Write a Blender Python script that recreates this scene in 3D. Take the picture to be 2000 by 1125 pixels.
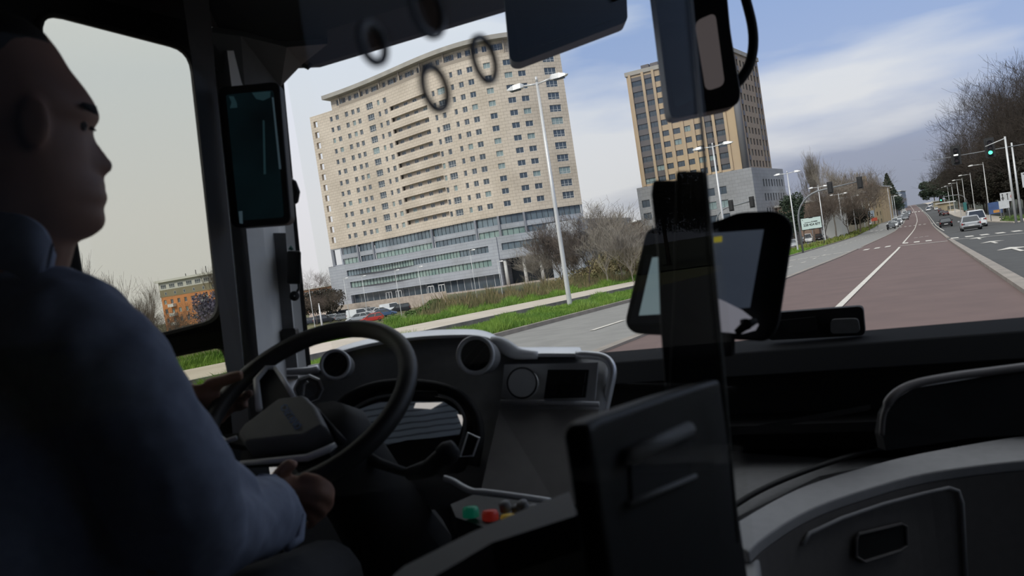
import bpy, bmesh, math, random
from mathutils import Vector, Matrix, Euler
for o in list(bpy.data.objects): bpy.data.objects.remove(o)
SC = bpy.context.scene
C = SC.collection
PI = math.pi
# ---------------------------------------------------------------- camera
F = 1500.0
CAM = Vector((0, 0, 1.7))
YAW, PITCH, ROLL = math.radians(-28.5206), math.radians(1.6047), math.radians(8.6)
cf = Vector((math.sin(YAW)*math.cos(PITCH), math.cos(YAW)*math.cos(PITCH), -math.sin(PITCH)))
r0 = cf.cross(Vector((0, 0, 1))).normalized(); u0 = r0.cross(cf)
cu = u0*math.cos(ROLL) + r0*math.sin(ROLL)
cr = r0*math.cos(ROLL) - u0*math.sin(ROLL)
cam = bpy.data.cameras.new('camera')
camo = bpy.data.objects.new('camera', cam); C.objects.link(camo)
camo.matrix_world = Matrix(((cr.x, cu.x, -cf.x, CAM.x), (cr.y, cu.y, -cf.y, CAM.y), (cr.z, cu.z, -cf.z, CAM.z), (0, 0, 0, 1)))
cam.sensor_width = 36; cam.sensor_fit = 'HORIZONTAL'; cam.lens = 36*F/2000
cam.clip_start = 0.02; cam.clip_end = 3000
cam.dof.use_dof = True; cam.dof.focus_distance = 90; cam.dof.aperture_fstop = 7.5
SC.camera = camo
# ---------------------------------------------------------------- world, sun, exposure
SC.view_settings.view_transform = 'Standard'; SC.view_settings.look = 'None'
SC.view_settings.gamma = 1; SC.view_settings.exposure = 0; SC.view_settings.use_curve_mapping = False
W = bpy.data.worlds.new('sky'); SC.world = W; W.use_nodes = True
nt = W.node_tree; nt.nodes.clear()
def wn(t, **k):
    n = nt.nodes.new(t)
    for a, b in k.items(): setattr(n, a, b)
    return n
wo = wn('ShaderNodeOutputWorld'); bg = wn('ShaderNodeBackground'); tc = wn('ShaderNodeTexCoord')
sx = wn('ShaderNodeSeparateXYZ'); nt.links.new(tc.outputs['Generated'], sx.inputs[0])
def wramp(stops):
    r = wn('ShaderNodeValToRGB'); e = r.color_ramp.elements
    e[0].position, e[0].color = stops[0][0], (*stops[0][1], 1)
    e[1].position, e[1].color = stops[-1][0], (*stops[-1][1], 1)
    for p, c in stops[1:-1]:
        q = e.new(p); q.color = (*c, 1)
    return r
def wmath(op, a, b=None, c=None):
    m = wn('ShaderNodeMath', operation=op)
    for i, v in enumerate((a, b, c)):
        if v is None: continue
        if isinstance(v, (int, float)): m.inputs[i].default_value = v
        else: nt.links.new(v, m.inputs[i])
    return m.outputs[0]
# clear-sky gradient by elevation (z) : haze near the horizon, blue above, unseen zenith brightened to light the interior
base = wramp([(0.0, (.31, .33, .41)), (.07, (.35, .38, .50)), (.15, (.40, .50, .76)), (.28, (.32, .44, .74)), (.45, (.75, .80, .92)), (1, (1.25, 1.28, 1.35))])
nt.links.new(sx.outputs['Z'], base.inputs[0])
mp = wn('ShaderNodeMapping'); mp.inputs['Scale'].default_value = (1.6, 1.6, 7.5); mp.inputs['Location'].default_value = (.55, .2, .35)
nt.links.new(tc.outputs['Generated'], mp.inputs[0])
n1 = wn('ShaderNodeTexNoise'); n1.inputs['Scale'].default_value = 1.15; n1.inputs['Detail'].default_value = 7; n1.inputs['Roughness'].default_value = .48
nt.links.new(mp.outputs[0], n1.inputs[0])
# more cloud to the left of the road (-X), clearer ahead
side = wmath('MULTIPLY_ADD', sx.outputs['X'], -.40, .0)
hi_ = wmath('MAXIMUM', wmath('SUBTRACT', sx.outputs['Z'], .165), 0.0)
clr = wmath('MULTIPLY', wmath('MULTIPLY', hi_, wmath('MAXIMUM', wmath('MULTIPLY_ADD', sx.outputs['X'], 1.2, 1.0), .1)), -2.8)
low_ = wmath('MULTIPLY', wmath('MULTIPLY', wmath('MAXIMUM', wmath('SUBTRACT', .10, sx.outputs['Z']), 0.0), wmath('MAXIMUM', wmath('MULTIPLY_ADD', sx.outputs['X'], 1.9, 1.0), 0.0)), -3.2)
dens = wmath('ADD', wmath('ADD', wmath('ADD', n1.outputs['Fac'], side), clr), low_)
cm = wramp([(.46, (0, 0, 0)), (.62, (1, 1, 1))]); nt.links.new(dens, cm.inputs[0])
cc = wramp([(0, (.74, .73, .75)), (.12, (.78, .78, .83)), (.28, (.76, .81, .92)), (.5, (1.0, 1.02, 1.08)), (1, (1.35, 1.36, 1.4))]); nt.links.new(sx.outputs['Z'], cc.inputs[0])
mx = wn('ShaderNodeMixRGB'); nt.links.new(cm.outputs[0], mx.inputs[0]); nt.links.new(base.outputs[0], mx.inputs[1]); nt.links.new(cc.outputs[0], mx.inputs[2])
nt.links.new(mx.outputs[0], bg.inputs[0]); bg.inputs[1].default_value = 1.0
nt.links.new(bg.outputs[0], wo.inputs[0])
sun = bpy.data.lights.new('sun', 'SUN'); sun.energy = 2.0; sun.angle = math.radians(14); sun.color = (1, .95, .86)
suno = bpy.data.objects.new('sun', sun); C.objects.link(suno)
sd = Vector((.12, .78, -.60)).normalized()      # light travels from behind the bus, forward
suno.rotation_euler = sd.to_track_quat('-Z', 'Y').to_euler()
# ---------------------------------------------------------------- pixel rays -> points of the place
KN = [(-60, 1.3), (0, 0), (65, -1.45), (150, -2.9), (200, -3.6), (300, -3.9), (486, -2.2), (700, 1.8), (780, 2.2), (1300, -8)]
def gh(y):
    if y <= KN[0][0]: return KN[0][1]
    for (a, za), (b, zb) in zip(KN, KN[1:]):
        if y <= b: return za + (zb-za)*(y-a)/(b-a)
    return KN[-1][1]
def ray(px, py): return cf + cr*((px-1000)/F) - cu*((py-562.5)/F)
def P(px, py, d): return CAM + ray(px, py)*d
def G(px, py):
    d = ray(px, py); t = 1.0
    while t < 1600:
        p = CAM + d*t
        if p.z < gh(p.y): break
        t *= 1.004
    a, b = t/1.004, t
    for _ in range(22):
        m = (a+b)/2; p = CAM + d*m
        if p.z < gh(p.y): b = m
        else: a = m
    q = CAM + d*b
    return Vector((q.x, q.y, gh(q.y)))
def PZ(px, py, z):      # point of the ray at height z
    d = ray(px, py); return CAM + d*((z-CAM.z)/d.z)
def XatY(px, X):        # y of the point on ground at lateral X whose image column is px
    lo, hi = 1.0, 1500.0
    def col(y):
        v = Vector((X, y, gh(y))) - CAM; return 1000 + F*v.dot(cr)/v.dot(cf)
    for _ in range(50):
        m = (lo+hi)/2
        v = Vector((X, m, 0)) - CAM
        if v.dot(cf) < .5 or (col(m) < px) == (X < 0): lo = m
        else: hi = m
    return lo
# ---------------------------------------------------------------- materials
MATS = {}
def mat(name, col, rough=.6, metal=0.0, var=0.0, scale=3.0, spec=None, bump=0.0, alpha=None, emit=None, col2=None, coords='Object'):
    if name in MATS: return MATS[name]
    m = bpy.data.materials.new(name); m.use_nodes = True; t = m.node_tree
    b = t.nodes['Principled BSDF']; b.inputs['Roughness'].default_value = rough; b.inputs['Metallic'].default_value = metal
    b.inputs['Base Color'].default_value = (*col, 1)
    if spec is not None: b.inputs['Specular IOR Level'].default_value = spec
    if emit: b.inputs['Emission Color'].default_value = (*col, 1); b.inputs['Emission Strength'].default_value = emit
    tcn = t.nodes.new('ShaderNodeTexCoord')
    n = t.nodes.new('ShaderNodeTexNoise'); n.inputs['Scale'].default_value = scale; n.inputs['Detail'].default_value = 5
    t.links.new(tcn.outputs[coords], n.inputs[0])
    if var > 0 or col2:
        mm = t.nodes.new('ShaderNodeMixRGB'); r = t.nodes.new('ShaderNodeValToRGB')
        r.color_ramp.elements[0].position = .35; r.color_ramp.elements[1].position = .65
        t.links.new(n.outputs['Fac'], r.inputs[0]); t.links.new(r.outputs[0], mm.inputs[0])
        c2 = col2 or tuple(c*(1+var) for c in col); c1 = col if col2 else tuple(c*(1-var) for c in col)
        mm.inputs[1].default_value = (*c1, 1); mm.inputs[2].default_value = (*c2, 1)
        t.links.new(mm.outputs[0], b.inputs['Base Color'])
    if bump:
        bp = t.nodes.new('ShaderNodeBump'); bp.inputs['Strength'].default_value = bump
        t.links.new(n.outputs['Fac'], bp.inputs['Height']); t.links.new(bp.outputs[0], b.inputs['Normal'])
    MATS[name] = m; return m
def brick_mat(name, c1, c2, mortar, bw, bh, rough=.7, msize=.02, offset=.5):
    m = bpy.data.materials.new(name); m.use_nodes = True; t = m.node_tree; b = t.nodes['Principled BSDF']
    b.inputs['Roughness'].default_value = rough
    uv = t.nodes.new('ShaderNodeUVMap'); br = t.nodes.new('ShaderNodeTexBrick'); br.offset = offset
    br.inputs['Scale'].default_value = 1; br.inputs['Brick Width'].default_value = bw; br.inputs['Row Height'].default_value = bh
    br.inputs['Mortar Size'].default_value = msize; br.inputs['Color1'].default_value = (*c1, 1); br.inputs['Color2'].default_value = (*c2, 1)
    br.inputs['Mortar'].default_value = (*mortar, 1)
    n = t.nodes.new('ShaderNodeTexNoise'); n.inputs['Scale'].default_value = .12; n.inputs['Detail'].default_value = 6
    mm = t.nodes.new('ShaderNodeMixRGB'); mm.blend_type = 'MULTIPLY'; mm.inputs[0].default_value = 1
    r = t.nodes.new('ShaderNodeValToRGB'); r.color_ramp.elements[0].color = (.78, .77, .75, 1); r.color_ramp.elements[0].position = .3; r.color_ramp.elements[1].position = .6
    t.links.new(uv.outputs[0], br.inputs[0]); t.links.new(uv.outputs[0], n.inputs[0]); t.links.new(n.outputs[0], r.inputs[0])
    t.links.new(br.outputs[0], mm.inputs[1]); t.links.new(r.outputs[0], mm.inputs[2]); t.links.new(mm.outputs[0], b.inputs['Base Color'])
    MATS[name] = m; return m
def glass_mat(name, tint=(1, 1, 1), refl=1.0, rough=0.0, base=.02, graz=.25):
    m = bpy.data.materials.new(name); m.use_nodes = True; t = m.node_tree; t.nodes.clear()
    o = t.nodes.new('ShaderNodeOutputMaterial'); a = t.nodes.new('ShaderNodeBsdfTransparent'); g = t.nodes.new('ShaderNodeBsdfGlossy')
    a.inputs[0].default_value = (*tint, 1); g.inputs['Roughness'].default_value = rough; g.inputs[0].default_value = (refl, refl, refl, 1)
    lw_ = t.nodes.new('ShaderNodeLayerWeight'); lw_.inputs['Blend'].default_value = .5
    pw = t.nodes.new('ShaderNodeMath'); pw.operation = 'POWER'; pw.inputs[1].default_value = 5; t.links.new(lw_.outputs['Facing'], pw.inputs[0])
    ma = t.nodes.new('ShaderNodeMath'); ma.operation = 'MULTIPLY_ADD'; ma.inputs[1].default_value = graz; ma.inputs[2].default_value = base; t.links.new(pw.outputs[0], ma.inputs[0])
    mx = t.nodes.new('ShaderNodeMixShader')
    t.links.new(ma.outputs[0], mx.inputs[0]); t.links.new(a.outputs[0], mx.inputs[1]); t.links.new(g.outputs[0], mx.inputs[2]); t.links.new(mx.outputs[0], o.inputs[0])
    MATS[name] = m; return m
# ---------------------------------------------------------------- mesh helpers
class MB:
    def __init__(s): s.v = []; s.f = []; s.uv = {}
    def add(s, vs, fs, uvs=None):
        k = len(s.v); s.v += [tuple(v) for v in vs]
        for i, f in enumerate(fs):
            s.f.append(tuple(k+j for j in f))
            if uvs: s.uv[len(s.f)-1] = uvs[i]
        return s
    def box(s, c, size, M=None):
        x, y, z = (q/2 for q in size); c = Vector(c)
        vs = [Vector((a, b, d)) for a in (-x, x) for b in (-y, y) for d in (-z, z)]
        if M: vs = [M @ v for v in vs]
        return s.add([c+v for v in vs], [(0, 1, 3, 2), (4, 6, 7, 5), (0, 4, 5, 1), (2, 3, 7, 6), (0, 2, 6, 4), (1, 5, 7, 3)])
    def bx(s, x0, x1, y0, y1, z0, z1): return s.box(((x0+x1)/2, (y0+y1)/2, (z0+z1)/2), (abs(x1-x0), abs(y1-y0), abs(z1-z0)))
    def tube(s, pts, rad, n=8, cap=True, closed=False, flat=1.0, upv=None):
        pts = [Vector(p) for p in pts]; m = len(pts)
        rad = rad if isinstance(rad, (list, tuple)) else [rad]*m
        k = len(s.v); prev = None
        for i, p in enumerate(pts):
            if closed: d = pts[(i+1) % m]-pts[i-1]
            else: d = pts[min(i+1, m-1)]-pts[max(i-1, 0)]
            if d.length < 1e-9: d = Vector((0, 0, 1))
            d.normalize()
            if prev is None:
                a = upv if upv is not None else (Vector((0, 0, 1)) if abs(d.z) < .9 else Vector((1, 0, 0)))
            else: a = prev
            x = (a-d*a.dot(d))
            if x.length < 1e-6: x = d.orthogonal()
            x.normalize(); y = d.cross(x); prev = x
            for j in range(n):
                t = 2*PI*j/n; s.v.append(tuple(p+x*(math.cos(t)*rad[i]*flat)+y*(math.sin(t)*rad[i])))
        e = m if closed else m-1
        for i in range(e):
            for j in range(n):
                a = k+i*n+j; b = k+i*n+(j+1) % n; i2 = (i+1) % m
                s.f.append((a, b, k+i2*n+(j+1) % n, k+i2*n+j))
        if cap and not closed:
            s.f.append(tuple(k+j for j in range(n))[::-1]); s.f.append(tuple(k+(m-1)*n+j for j in range(n)))
        return s
    def prism(s, pts, vec):          # pts: planar polygon in 3D, vec: thickness vector
        pts = [Vector(p) for p in pts]; n = len(pts); v = Vector(vec)
        s.add(pts+[p+v for p in pts], [tuple(range(n))[::-1], tuple(range(n, 2*n))]+[(i, (i+1) % n, n+(i+1) % n, n+i) for i in range(n)])
        return s
    def lathe(s, c, axis, prof, n=24, M=None):     # prof list (r, h)
        c = Vector(c); a = Vector(axis).normalized(); x = a.orthogonal().normalized(); y = a.cross(x); k = len(s.v)
        for r, h in prof:
            for j in range(n):
                t = 2*PI*j/n; s.v.append(tuple(c+a*h+x*(r*math.cos(t))+y*(r*math.sin(t))))
        for i in range(len(prof)-1):
            for j in range(n): s.f.append((k+i*n+j, k+i*n+(j+1) % n, k+(i+1)*n+(j+1) % n, k+(i+1)*n+j))
        return s
    def disc(s, c, axis, r, n=24, h=.002): return s.lathe(c, axis, [(1e-4, -h), (r, -h), (r, h), (1e-4, h)], n)
    def loft(s, rings, closed=True, cap=True):
        k = len(s.v); n = len(rings[0])
        for r in rings: s.v += [tuple(p) for p in r]
        for i in range(len(rings)-1):
            for j in range(n if closed else n-1):
                s.f.append((k+i*n+j, k+i*n+(j+1) % n, k+(i+1)*n+(j+1) % n, k+(i+1)*n+j))
        if cap and closed:
            s.f.append(tuple(k+j for j in range(n))[::-1]); s.f.append(tuple(k+(len(rings)-1)*n+j for j in range(n)))
        return s
    def build(s, name, m, parent=None, bevel=0, smooth=False, sub=0, loc=None, origin=None, wn=False):
        me = bpy.data.meshes.new(name)
        vs = s.v
        if origin is not None: vs = [tuple(Vector(v)-Vector(origin)) for v in vs]
        me.from_pydata(vs, [], s.f)
        if s.uv:
            ul = me.uv_layers.new(name='UVMap')
            for i, p in enumerate(me.polygons):
                if i in s.uv:
                    for q, li in enumerate(p.loop_indices): ul.data[li].uv = s.uv[i][q]
        for mm in (m if isinstance(m, (list, tuple)) else [m]): me.materials.append(mm)
        bm = bmesh.new(); bm.from_mesh(me); bmesh.ops.recalc_face_normals(bm, faces=bm.faces); bm.to_mesh(me); bm.free()
        o = bpy.data.objects.new(name, me); C.objects.link(o)
        if origin is not None: o.location = origin
        if loc is not None: o.location = loc
        if parent: o.parent = parent
        if smooth or sub:
            me.polygons.foreach_set('use_smooth', [True]*len(me.polygons))
        if bevel:
            b = o.modifiers.new('bevel', 'BEVEL'); b.width = bevel; b.segments = 3; b.limit_method = 'ANGLE'; b.angle_limit = math.radians(35)
            me.polygons.foreach_set('use_smooth', [True]*len(me.polygons))
            w = o.modifiers.new('wn', 'WEIGHTED_NORMAL')
        if sub:
            b = o.modifiers.new('sub', 'SUBSURF'); b.levels = sub; b.render_levels = sub
        return o
def tag(o, label=None, cat=None, group=None, kind=None):
    if label: o['label'] = label
    if cat: o['category'] = cat
    if group: o['group'] = group
    if kind: o['kind'] = kind
    return o
def empty(name, loc, label=None, cat=None, group=None, rz=0):
    o = bpy.data.objects.new(name, None); C.objects.link(o); o.location = loc; o.rotation_euler = (0, 0, rz); o.empty_display_size = .2
    return tag(o, label, cat, group)
def struct(name, mb, m, **k): return tag(mb.build(name, m, **k), kind='structure')
KIDS = {}
def copy_tree(o, parent=None, linkmat=None):
    c = o.copy(); C.objects.link(c); c.parent = parent
    for ch in [q for q in C.objects if q.parent == o]: copy_tree(ch, c)
    return c
# ================================================================ MATERIALS (outside)
M_red = mat('red_asphalt', (.135, .088, .079), .9, var=.10, scale=.8, col2=(.115, .075, .068))
M_asph = mat('asphalt', (.20, .193, .182), .9, var=.0, scale=1.5, col2=(.235, .228, .214))
M_asphR = mat('asphalt_dark', (.055, .054, .053), .95, scale=1.2, col2=(.068, .067, .065))
M_pave = mat('pale_paving', (.44, .38, .31), .85, scale=.6, col2=(.50, .44, .37))
M_kerb = mat('granite_kerb', (.30, .26, .225), .85, scale=2.0, col2=(.22, .195, .17))
M_kdark = mat('kerb_face', (.10, .095, .09), .9, scale=3.0, col2=(.16, .15, .14))
M_paint = mat('road_paint', (.62, .58, .52), .8, scale=4, col2=(.52, .49, .44))
M_soil = mat('grass_soil', (.07, .11, .025), .95, scale=.35, col2=(.13, .16, .05), bump=.3)
M_field = mat('field', (.16, .13, .075), .95, scale=.08, col2=(.09, .12, .035), bump=.3)
M_grav = mat('gravel', (.30, .29, .27), .95, scale=5, col2=(.40, .39, .37), bump=.3)
M_dirt = mat('orange_dirt', (.42, .26, .13), .95, scale=.9, col2=(.24, .17, .09), bump=.5)
M_blade = mat('grass_blade', (.09, .20, .018), .75, scale=.5, col2=(.19, .30, .04))
M_blade2 = mat('grass_blade_dry', (.20, .20, .05), .8, scale=.7, col2=(.12, .17, .03))
M_reed = mat('dry_reed', (.25, .19, .10), .9, scale=.35, col2=(.12, .13, .05))
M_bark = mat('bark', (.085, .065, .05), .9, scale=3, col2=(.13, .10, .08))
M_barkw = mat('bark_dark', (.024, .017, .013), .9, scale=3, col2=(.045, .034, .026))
M_barkp = mat('bark_pale', (.20, .17, .14), .9, scale=3, col2=(.28, .25, .21))
M_leafd = mat('leaf_dark', (.014, .028, .016), .8, scale=.6, col2=(.028, .045, .022))
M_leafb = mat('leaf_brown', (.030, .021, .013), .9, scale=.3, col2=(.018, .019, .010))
M_leafv = mat('leaf_violet', (.16, .14, .22), .85, scale=.5, col2=(.06, .06, .075))
M_leafg = mat('leaf_green', (.05, .10, .02), .8, scale=.8, col2=(.11, .17, .04))
M_pole = mat('galvanised_pole', (.62, .62, .62), .4, metal=.35, scale=2, var=.05)
M_poled = mat('grey_steel', (.22, .23, .24), .5, metal=.5, scale=2, var=.05)
M_black = mat('black_housing', (.012, .012, .013), .5)
M_tan = brick_mat('tan_cladding', (.70, .60, .50), (.67, .575, .475), (.38, .32, .26), 1.5, .765, msize=.035)
M_greyp = brick_mat('grey_panel', (.43, .45, .50), (.40, .42, .47), (.27, .28, .32), 3.6, .8, rough=.45, msize=.035)
M_stone2 = brick_mat('grey_stone', (.33, .335, .35), (.30, .305, .32), (.20, .20, .215), 1.5, .9, msize=.03)
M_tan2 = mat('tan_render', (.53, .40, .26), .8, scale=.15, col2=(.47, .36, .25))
M_tan3 = mat('brown_render', (.35, .27, .20), .8, scale=.15, col2=(.30, .235, .18))  # the tower's tan render with the side's shade put into the colour
M_strip = mat('dark_spandrel', (.105, .095, .10), .5, scale=.4, col2=(.13, .115, .115))
M_roofc = mat('roof_concrete', (.42, .39, .35), .8, scale=.3, col2=(.34, .32, .29))
M_fr = mat('window_frame_white', (.66, .67, .68), .5)
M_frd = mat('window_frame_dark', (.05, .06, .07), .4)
M_gl = mat('window_glass_dark', (.045, .065, .085), .12, scale=.3, col2=(.08, .10, .125), spec=.8)
M_gl2 = mat('window_glass_curtain', (.30, .38, .38), .35, scale=.6, col2=(.18, .25, .26))
M_gl3 = mat('ribbon_glass_green', (.20, .30, .28), .15, scale=.35, col2=(.33, .42, .38), spec=.8)
M_gl4 = mat('ribbon_glass_blue', (.09, .12, .15), .12, scale=.16, col2=(.20, .26, .30), spec=.8)
M_orange = mat('orange_render', (.60, .25, .10), .8, scale=.2, col2=(.52, .22, .09))
M_olive = mat('olive_render', (.24, .21, .14), .8, scale=.2, col2=(.27, .24, .17))
M_white = mat('white_render', (.66, .66, .64), .7, scale=.2, col2=(.58, .58, .56))
M_yel = mat('ochre_render', (.56, .40, .20), .8, scale=.12, col2=(.47, .36, .20))
M_tile = mat('roof_tile', (.36, .13, .07), .8, scale=.5, col2=(.28, .11, .06))
M_rust = mat('rusty_steel', (.22, .07, .03), .8, scale=3, col2=(.15, .05, .03))
# ================================================================ GROUND AND ROADS (setting)
YS = [-20, -5, 0, 5, 10, 15, 20, 25, 30, 40, 50, 65, 80, 95, 110, 130, 150, 175, 200, 225, 250, 275, 300, 350, 400, 440, 486, 530, 600, 650, 700, 740, 780, 850, 1000, 1300]
def cv(y): return -6*((y-300)/400)**1.5 if y > 300 else 0
def fx(x, y):
    if isinstance(x, (int, float)): return x
    if y <= x[0][0]: return x[0][1]
    for (a, p), (b, q) in zip(x, x[1:]):
        if y <= b: return p+(q-p)*(y-a)/(b-a)
    return x[-1][1]
def strip_mb(x0, x1, off, y0=-20, y1=1300, thick=0, mb=None, wob=0):
    mb = mb or MB(); ys = sorted({y0, y1, *[y for y in YS if y0 < y < y1], *([k[0] for k in x0 if y0 < k[0] < y1] if isinstance(x0, list) else [])})
    L = [Vector((fx(x0, y)+cv(y), y, gh(y)+off)) for y in ys]; R = [Vector((fx(x1, y)+cv(y), y, gh(y)+off)) for y in ys]; n = len(ys)
    if not thick:
        mb.add(L+R, [(i, n+i, n+i+1, i+1) for i in range(n-1)]); return mb
    d = Vector((0, 0, -thick)); vs = L+R+[p+d for p in L]+[p+d for p in R]
    fs = []
    for i in range(n-1):
        fs += [(i, n+i, n+i+1, i+1), (i, i+1, 2*n+i+1, 2*n+i), (n+i, 3*n+i, 3*n+i+1, n+i+1)]
    fs += [(0, 2*n, 3*n, n), (n-1, 2*n-1, 4*n-1, 3*n-1)]
    return mb.add(vs, fs)
def gz(x, y):
    g = gh(y)
    if x > -34: return g
    lo_ = min(g, -5.0); return g+(lo_-g)*min(1, (-34-x)/18)
gm_ = MB(); gm_.loft([[(x, y, gz(x, y)-.06) for x in (-900, -400, -200, -120, -80, -52, -46, -40, -34, 0, 60, 300, 700)] for y in YS], closed=False, cap=False)
struct('ground', gm_, M_field)
LK = [(-20, -12.1), (40, -12.2), (60, -12.6), (85, -13.4), (150, -14.2), (240, -15.2), (1300, -15.4)]
LKo = [(y, x-.25) for y, x in LK]
struct('red_bus_lane', strip_mb(-6.05, 1.6, 0), M_red)
struct('left_carriageway', strip_mb(LK, -6.05, .004), M_asph)
struct('right_carriageway', strip_mb(1.6, [(-20, 16), (112, 16), (113, 9.6), (200, 9.2), (1300, 8.6)], .002), M_asphR)
struct('left_lane_kerb', strip_mb(-6.3, -6.02, .055, -20, 84, .1), M_kerb)
struct('left_lane_kerb_far', strip_mb(-6.3, -6.05, .05, 92, 1200, .1), M_kerb)
struct('right_lane_kerb', strip_mb(1.6, 1.9, .10, -20, 74, .14), M_kerb)
struct('right_lane_kerb_far', strip_mb(1.6, 1.85, .09, 80, 1200, .12), M_kerb)
struct('median_kerb', strip_mb(LKo, LK, .14, -20, 330, .2), M_kerb)
GM0 = [(-20, -16), (60, -16), (85, -17.5), (150, -18.6), (320, -19.5)]
struct('grass_median', strip_mb(GM0, LKo, .11, -20, 330, .16), M_soil)
struct('gravel_strip', strip_mb(-17.6, -16, .02, -20, 70), M_grav)
struct('footpath', strip_mb(-22.2, -17.6, .28, -20, 78, .35), M_pave)
struct('footpath_kerb', strip_mb(-17.6, -17.45, .285, -20, 78, .33), M_kdark)
struct('service_road', strip_mb(-27, GM0, .01, 78, 420), M_asph)
struct('far_footpath', strip_mb(-31, -27, .16, 86, 420, .2), M_pave)
struct('verge', strip_mb([(-20, -26), (34, -26), (36, -33.9), (70, -30)], -22.2, .06, -20, 78), M_soil)
struct('right_footpath', strip_mb([(113, 9.6), (200, 9.2), (900, 8.6)], 14.5, .16, 113, 900, .2), M_pave)
# dirt patch seen through the lower side window
struct('dirt_patch', strip_mb(-34, -26, .03, 8, 36), M_dirt)
def mark(name, quads, off=.02):
    mb = MB()
    for qd in quads:
        a = [Vector((p[0], p[1], gh(p[1])+off)) for p in qd]; mb.add(a, [tuple(range(len(a)))])
    return struct(name, mb, M_paint)
struct('centre_line', strip_mb(-2.1, -1.93, .02, -20, 72), M_paint)
struct('centre_line_far', strip_mb(-2.1, -1.93, .02, 84, 700), M_paint)
struct('edge_line', strip_mb(2.25, 2.4, .02, 125, 600), M_paint)
mark('lane_dashes', [[(-8.62, y), (-8.46, y), (-8.46, y+2.6), (-8.62, y+2.6)] for y in range(6, 80, 7)]+[[(-10.6, y), (-10.45, y), (-10.45, y+3), (-10.6, y+3)] for y in range(96, 330, 9)])
mark('turning_dashes', [[(-12.0, 60), (-11.8, 60), (-11.8, 66), (-12.0, 66)]])
def gl(a, b):
    return [G(*a), G(*b)]
def seg_quads(pts, w, n, duty=.6, skew=0):      # dashes along the ground between two pixel points
    a, b = Vector(pts[0]), Vector(pts[1]); d = (b-a); out = []
    L = d.length; s = Vector((0, w/2, 0))
    for i in range(n):
        p = a+d*(i/n); q = a+d*((i+duty)/n); out.append([p-s, q-s, q+s, p+s])
    return out
mark('give_way_dashes', seg_quads(gl((1534, 511), (1672, 489.5)), 1.0, 6, .85))
mark('stop_line', seg_quads(gl((1757, 480.6), (1851, 471)), .7, 1, 1))
mark('crossing_blocks', seg_quads(gl((1687, 488.5), (1750, 479.5)), 3.4, 3, .5))
mark('crossing_blocks_right', seg_quads(gl((1763, 475.5), (1857, 466)), 3.6, 4, .5)[:3]+seg_quads(gl((1857, 466), (2010, 449)), 3.2, 5, .55))
mark('stop_line_right', seg_quads(gl((1862, 468.5), (2003, 455.5)), .5, 1, 1))
mark('far_crossing', seg_quads(gl((1757, 444), (1813, 437)), 5, 6, .5)+seg_quads(gl((1700, 452), (1750, 446)), 5, 5, .5)+seg_quads(gl((1818, 436.5), (1850, 433)), 5, 3, .5))
mark('distant_crossing', seg_quads(gl((1775, 415.5), (1806, 411.5)), 14, 5, .5))
mark('mid_dashes', seg_quads(gl((1785, 465), (1817, 461)), .9, 3, .7))
mark('right_lane_line', seg_quads(gl((1953, 459.5), (2004, 467)), .16, 1, 1)+seg_quads(gl((1832, 436), (1869, 443)), .12, 3, .6))
def arrow(px, py, s=1.0):
    c = G(px, py); x, y = c.x, c.y
    return [[(x-.07*s, y-2.2*s), (x+.07*s, y-2.2*s), (x+.07*s, y+.8*s), (x-.07*s, y+.8*s)], [(x-.55*s, y+.6*s), (x+.55*s, y+.6*s), (x, y+2.4*s)]]
mark('lane_arrows', arrow(1984, 487, 1.25)+arrow(1940, 473.5, 1.2)+arrow(1911, 466, 1.1))
# ================================================================ grass, reeds
def blades(name, regions, m, hgt, n, w=.02, label=None, cat='grass', seed=1, lean=.35):
    R = random.Random(seed); mb = MB(); per = n//len(regions)
    for (xa, xb, ya, yb, off) in regions:
        for _ in range(per):
            y = ya+(yb-ya)*R.random()**1.4; x = fx(xa, y)+(fx(xb, y)-fx(xa, y))*R.random()
            if name in ('dry_reeds', 'field_scrub') and x < -.72*y: continue
            z = gz(x, y)+off; k = 1+.012*max(0, y-20); hh = hgt*R.uniform(.45, 1.15)*(.55+.9*math.sin(x*1.7+y*.9)**2*math.sin(y*.37+x)**2+.1); ww = w*k*R.uniform(.7, 1.4)
            a = R.uniform(0, PI); dx, dy = math.cos(a)*ww, math.sin(a)*ww; lx, ly = R.gauss(0, lean)*hh, R.gauss(0, lean)*hh
            mb.add([(x-dx, y-dy, z), (x+dx, y+dy, z), (x+lx*.5+dx*.7, y+ly*.5+dy*.7, z+hh*.6), (x+lx, y+ly, z+hh), (x+lx*.5-dx*.7, y+ly*.5-dy*.7, z+hh*.6)], [(0, 1, 2, 3, 4)])
    return tag(mb.build(name, m), label, cat, kind='stuff')
blades('median_grass', [(-15.9, -12.35, 12, 45, .1), ([(45, -15.9), (85, -17.4), (320, -19.3)], [(45, -12.5), (85, -13.8), (320, -15.5)], 45, 130, .1)], M_blade, .30, 95000, .011, 'bright green grass growing on the road median under the lamp posts', seed=2)
blades('median_grass', [([(120, -18.3), (320, -19.3)], [(120, -14.3), (320, -15.5)], 120, 325, .1)], M_blade2, .55, 9000, .05, 'distant yellowish grass strip on the median beyond the junction', seed=3)
blades('verge_grass', [(-25.3, -22.4, 12, 34, .06), (-27.5, -22.4, 34, 70, .06)], M_blade, .50, 50000, .015, 'green weedy grass behind the pale footpath in front of the dry reeds', seed=4)
blades('verge_grass', [(-25.8, -22.4, 10, 30, .06)], M_blade, .38, 14000, .02, 'green grass seen through the lower side window beside orange dirt', seed=5)
blades('dry_reeds', [([(30, -44), (85, -60)], [(30, -27.5), (70, -25)], 34, 85, 0)], M_reed, 1.2, 36000, .022, 'brown dry reeds and scrub in front of the grey office base', 'reeds', seed=6, lean=.22)
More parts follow.
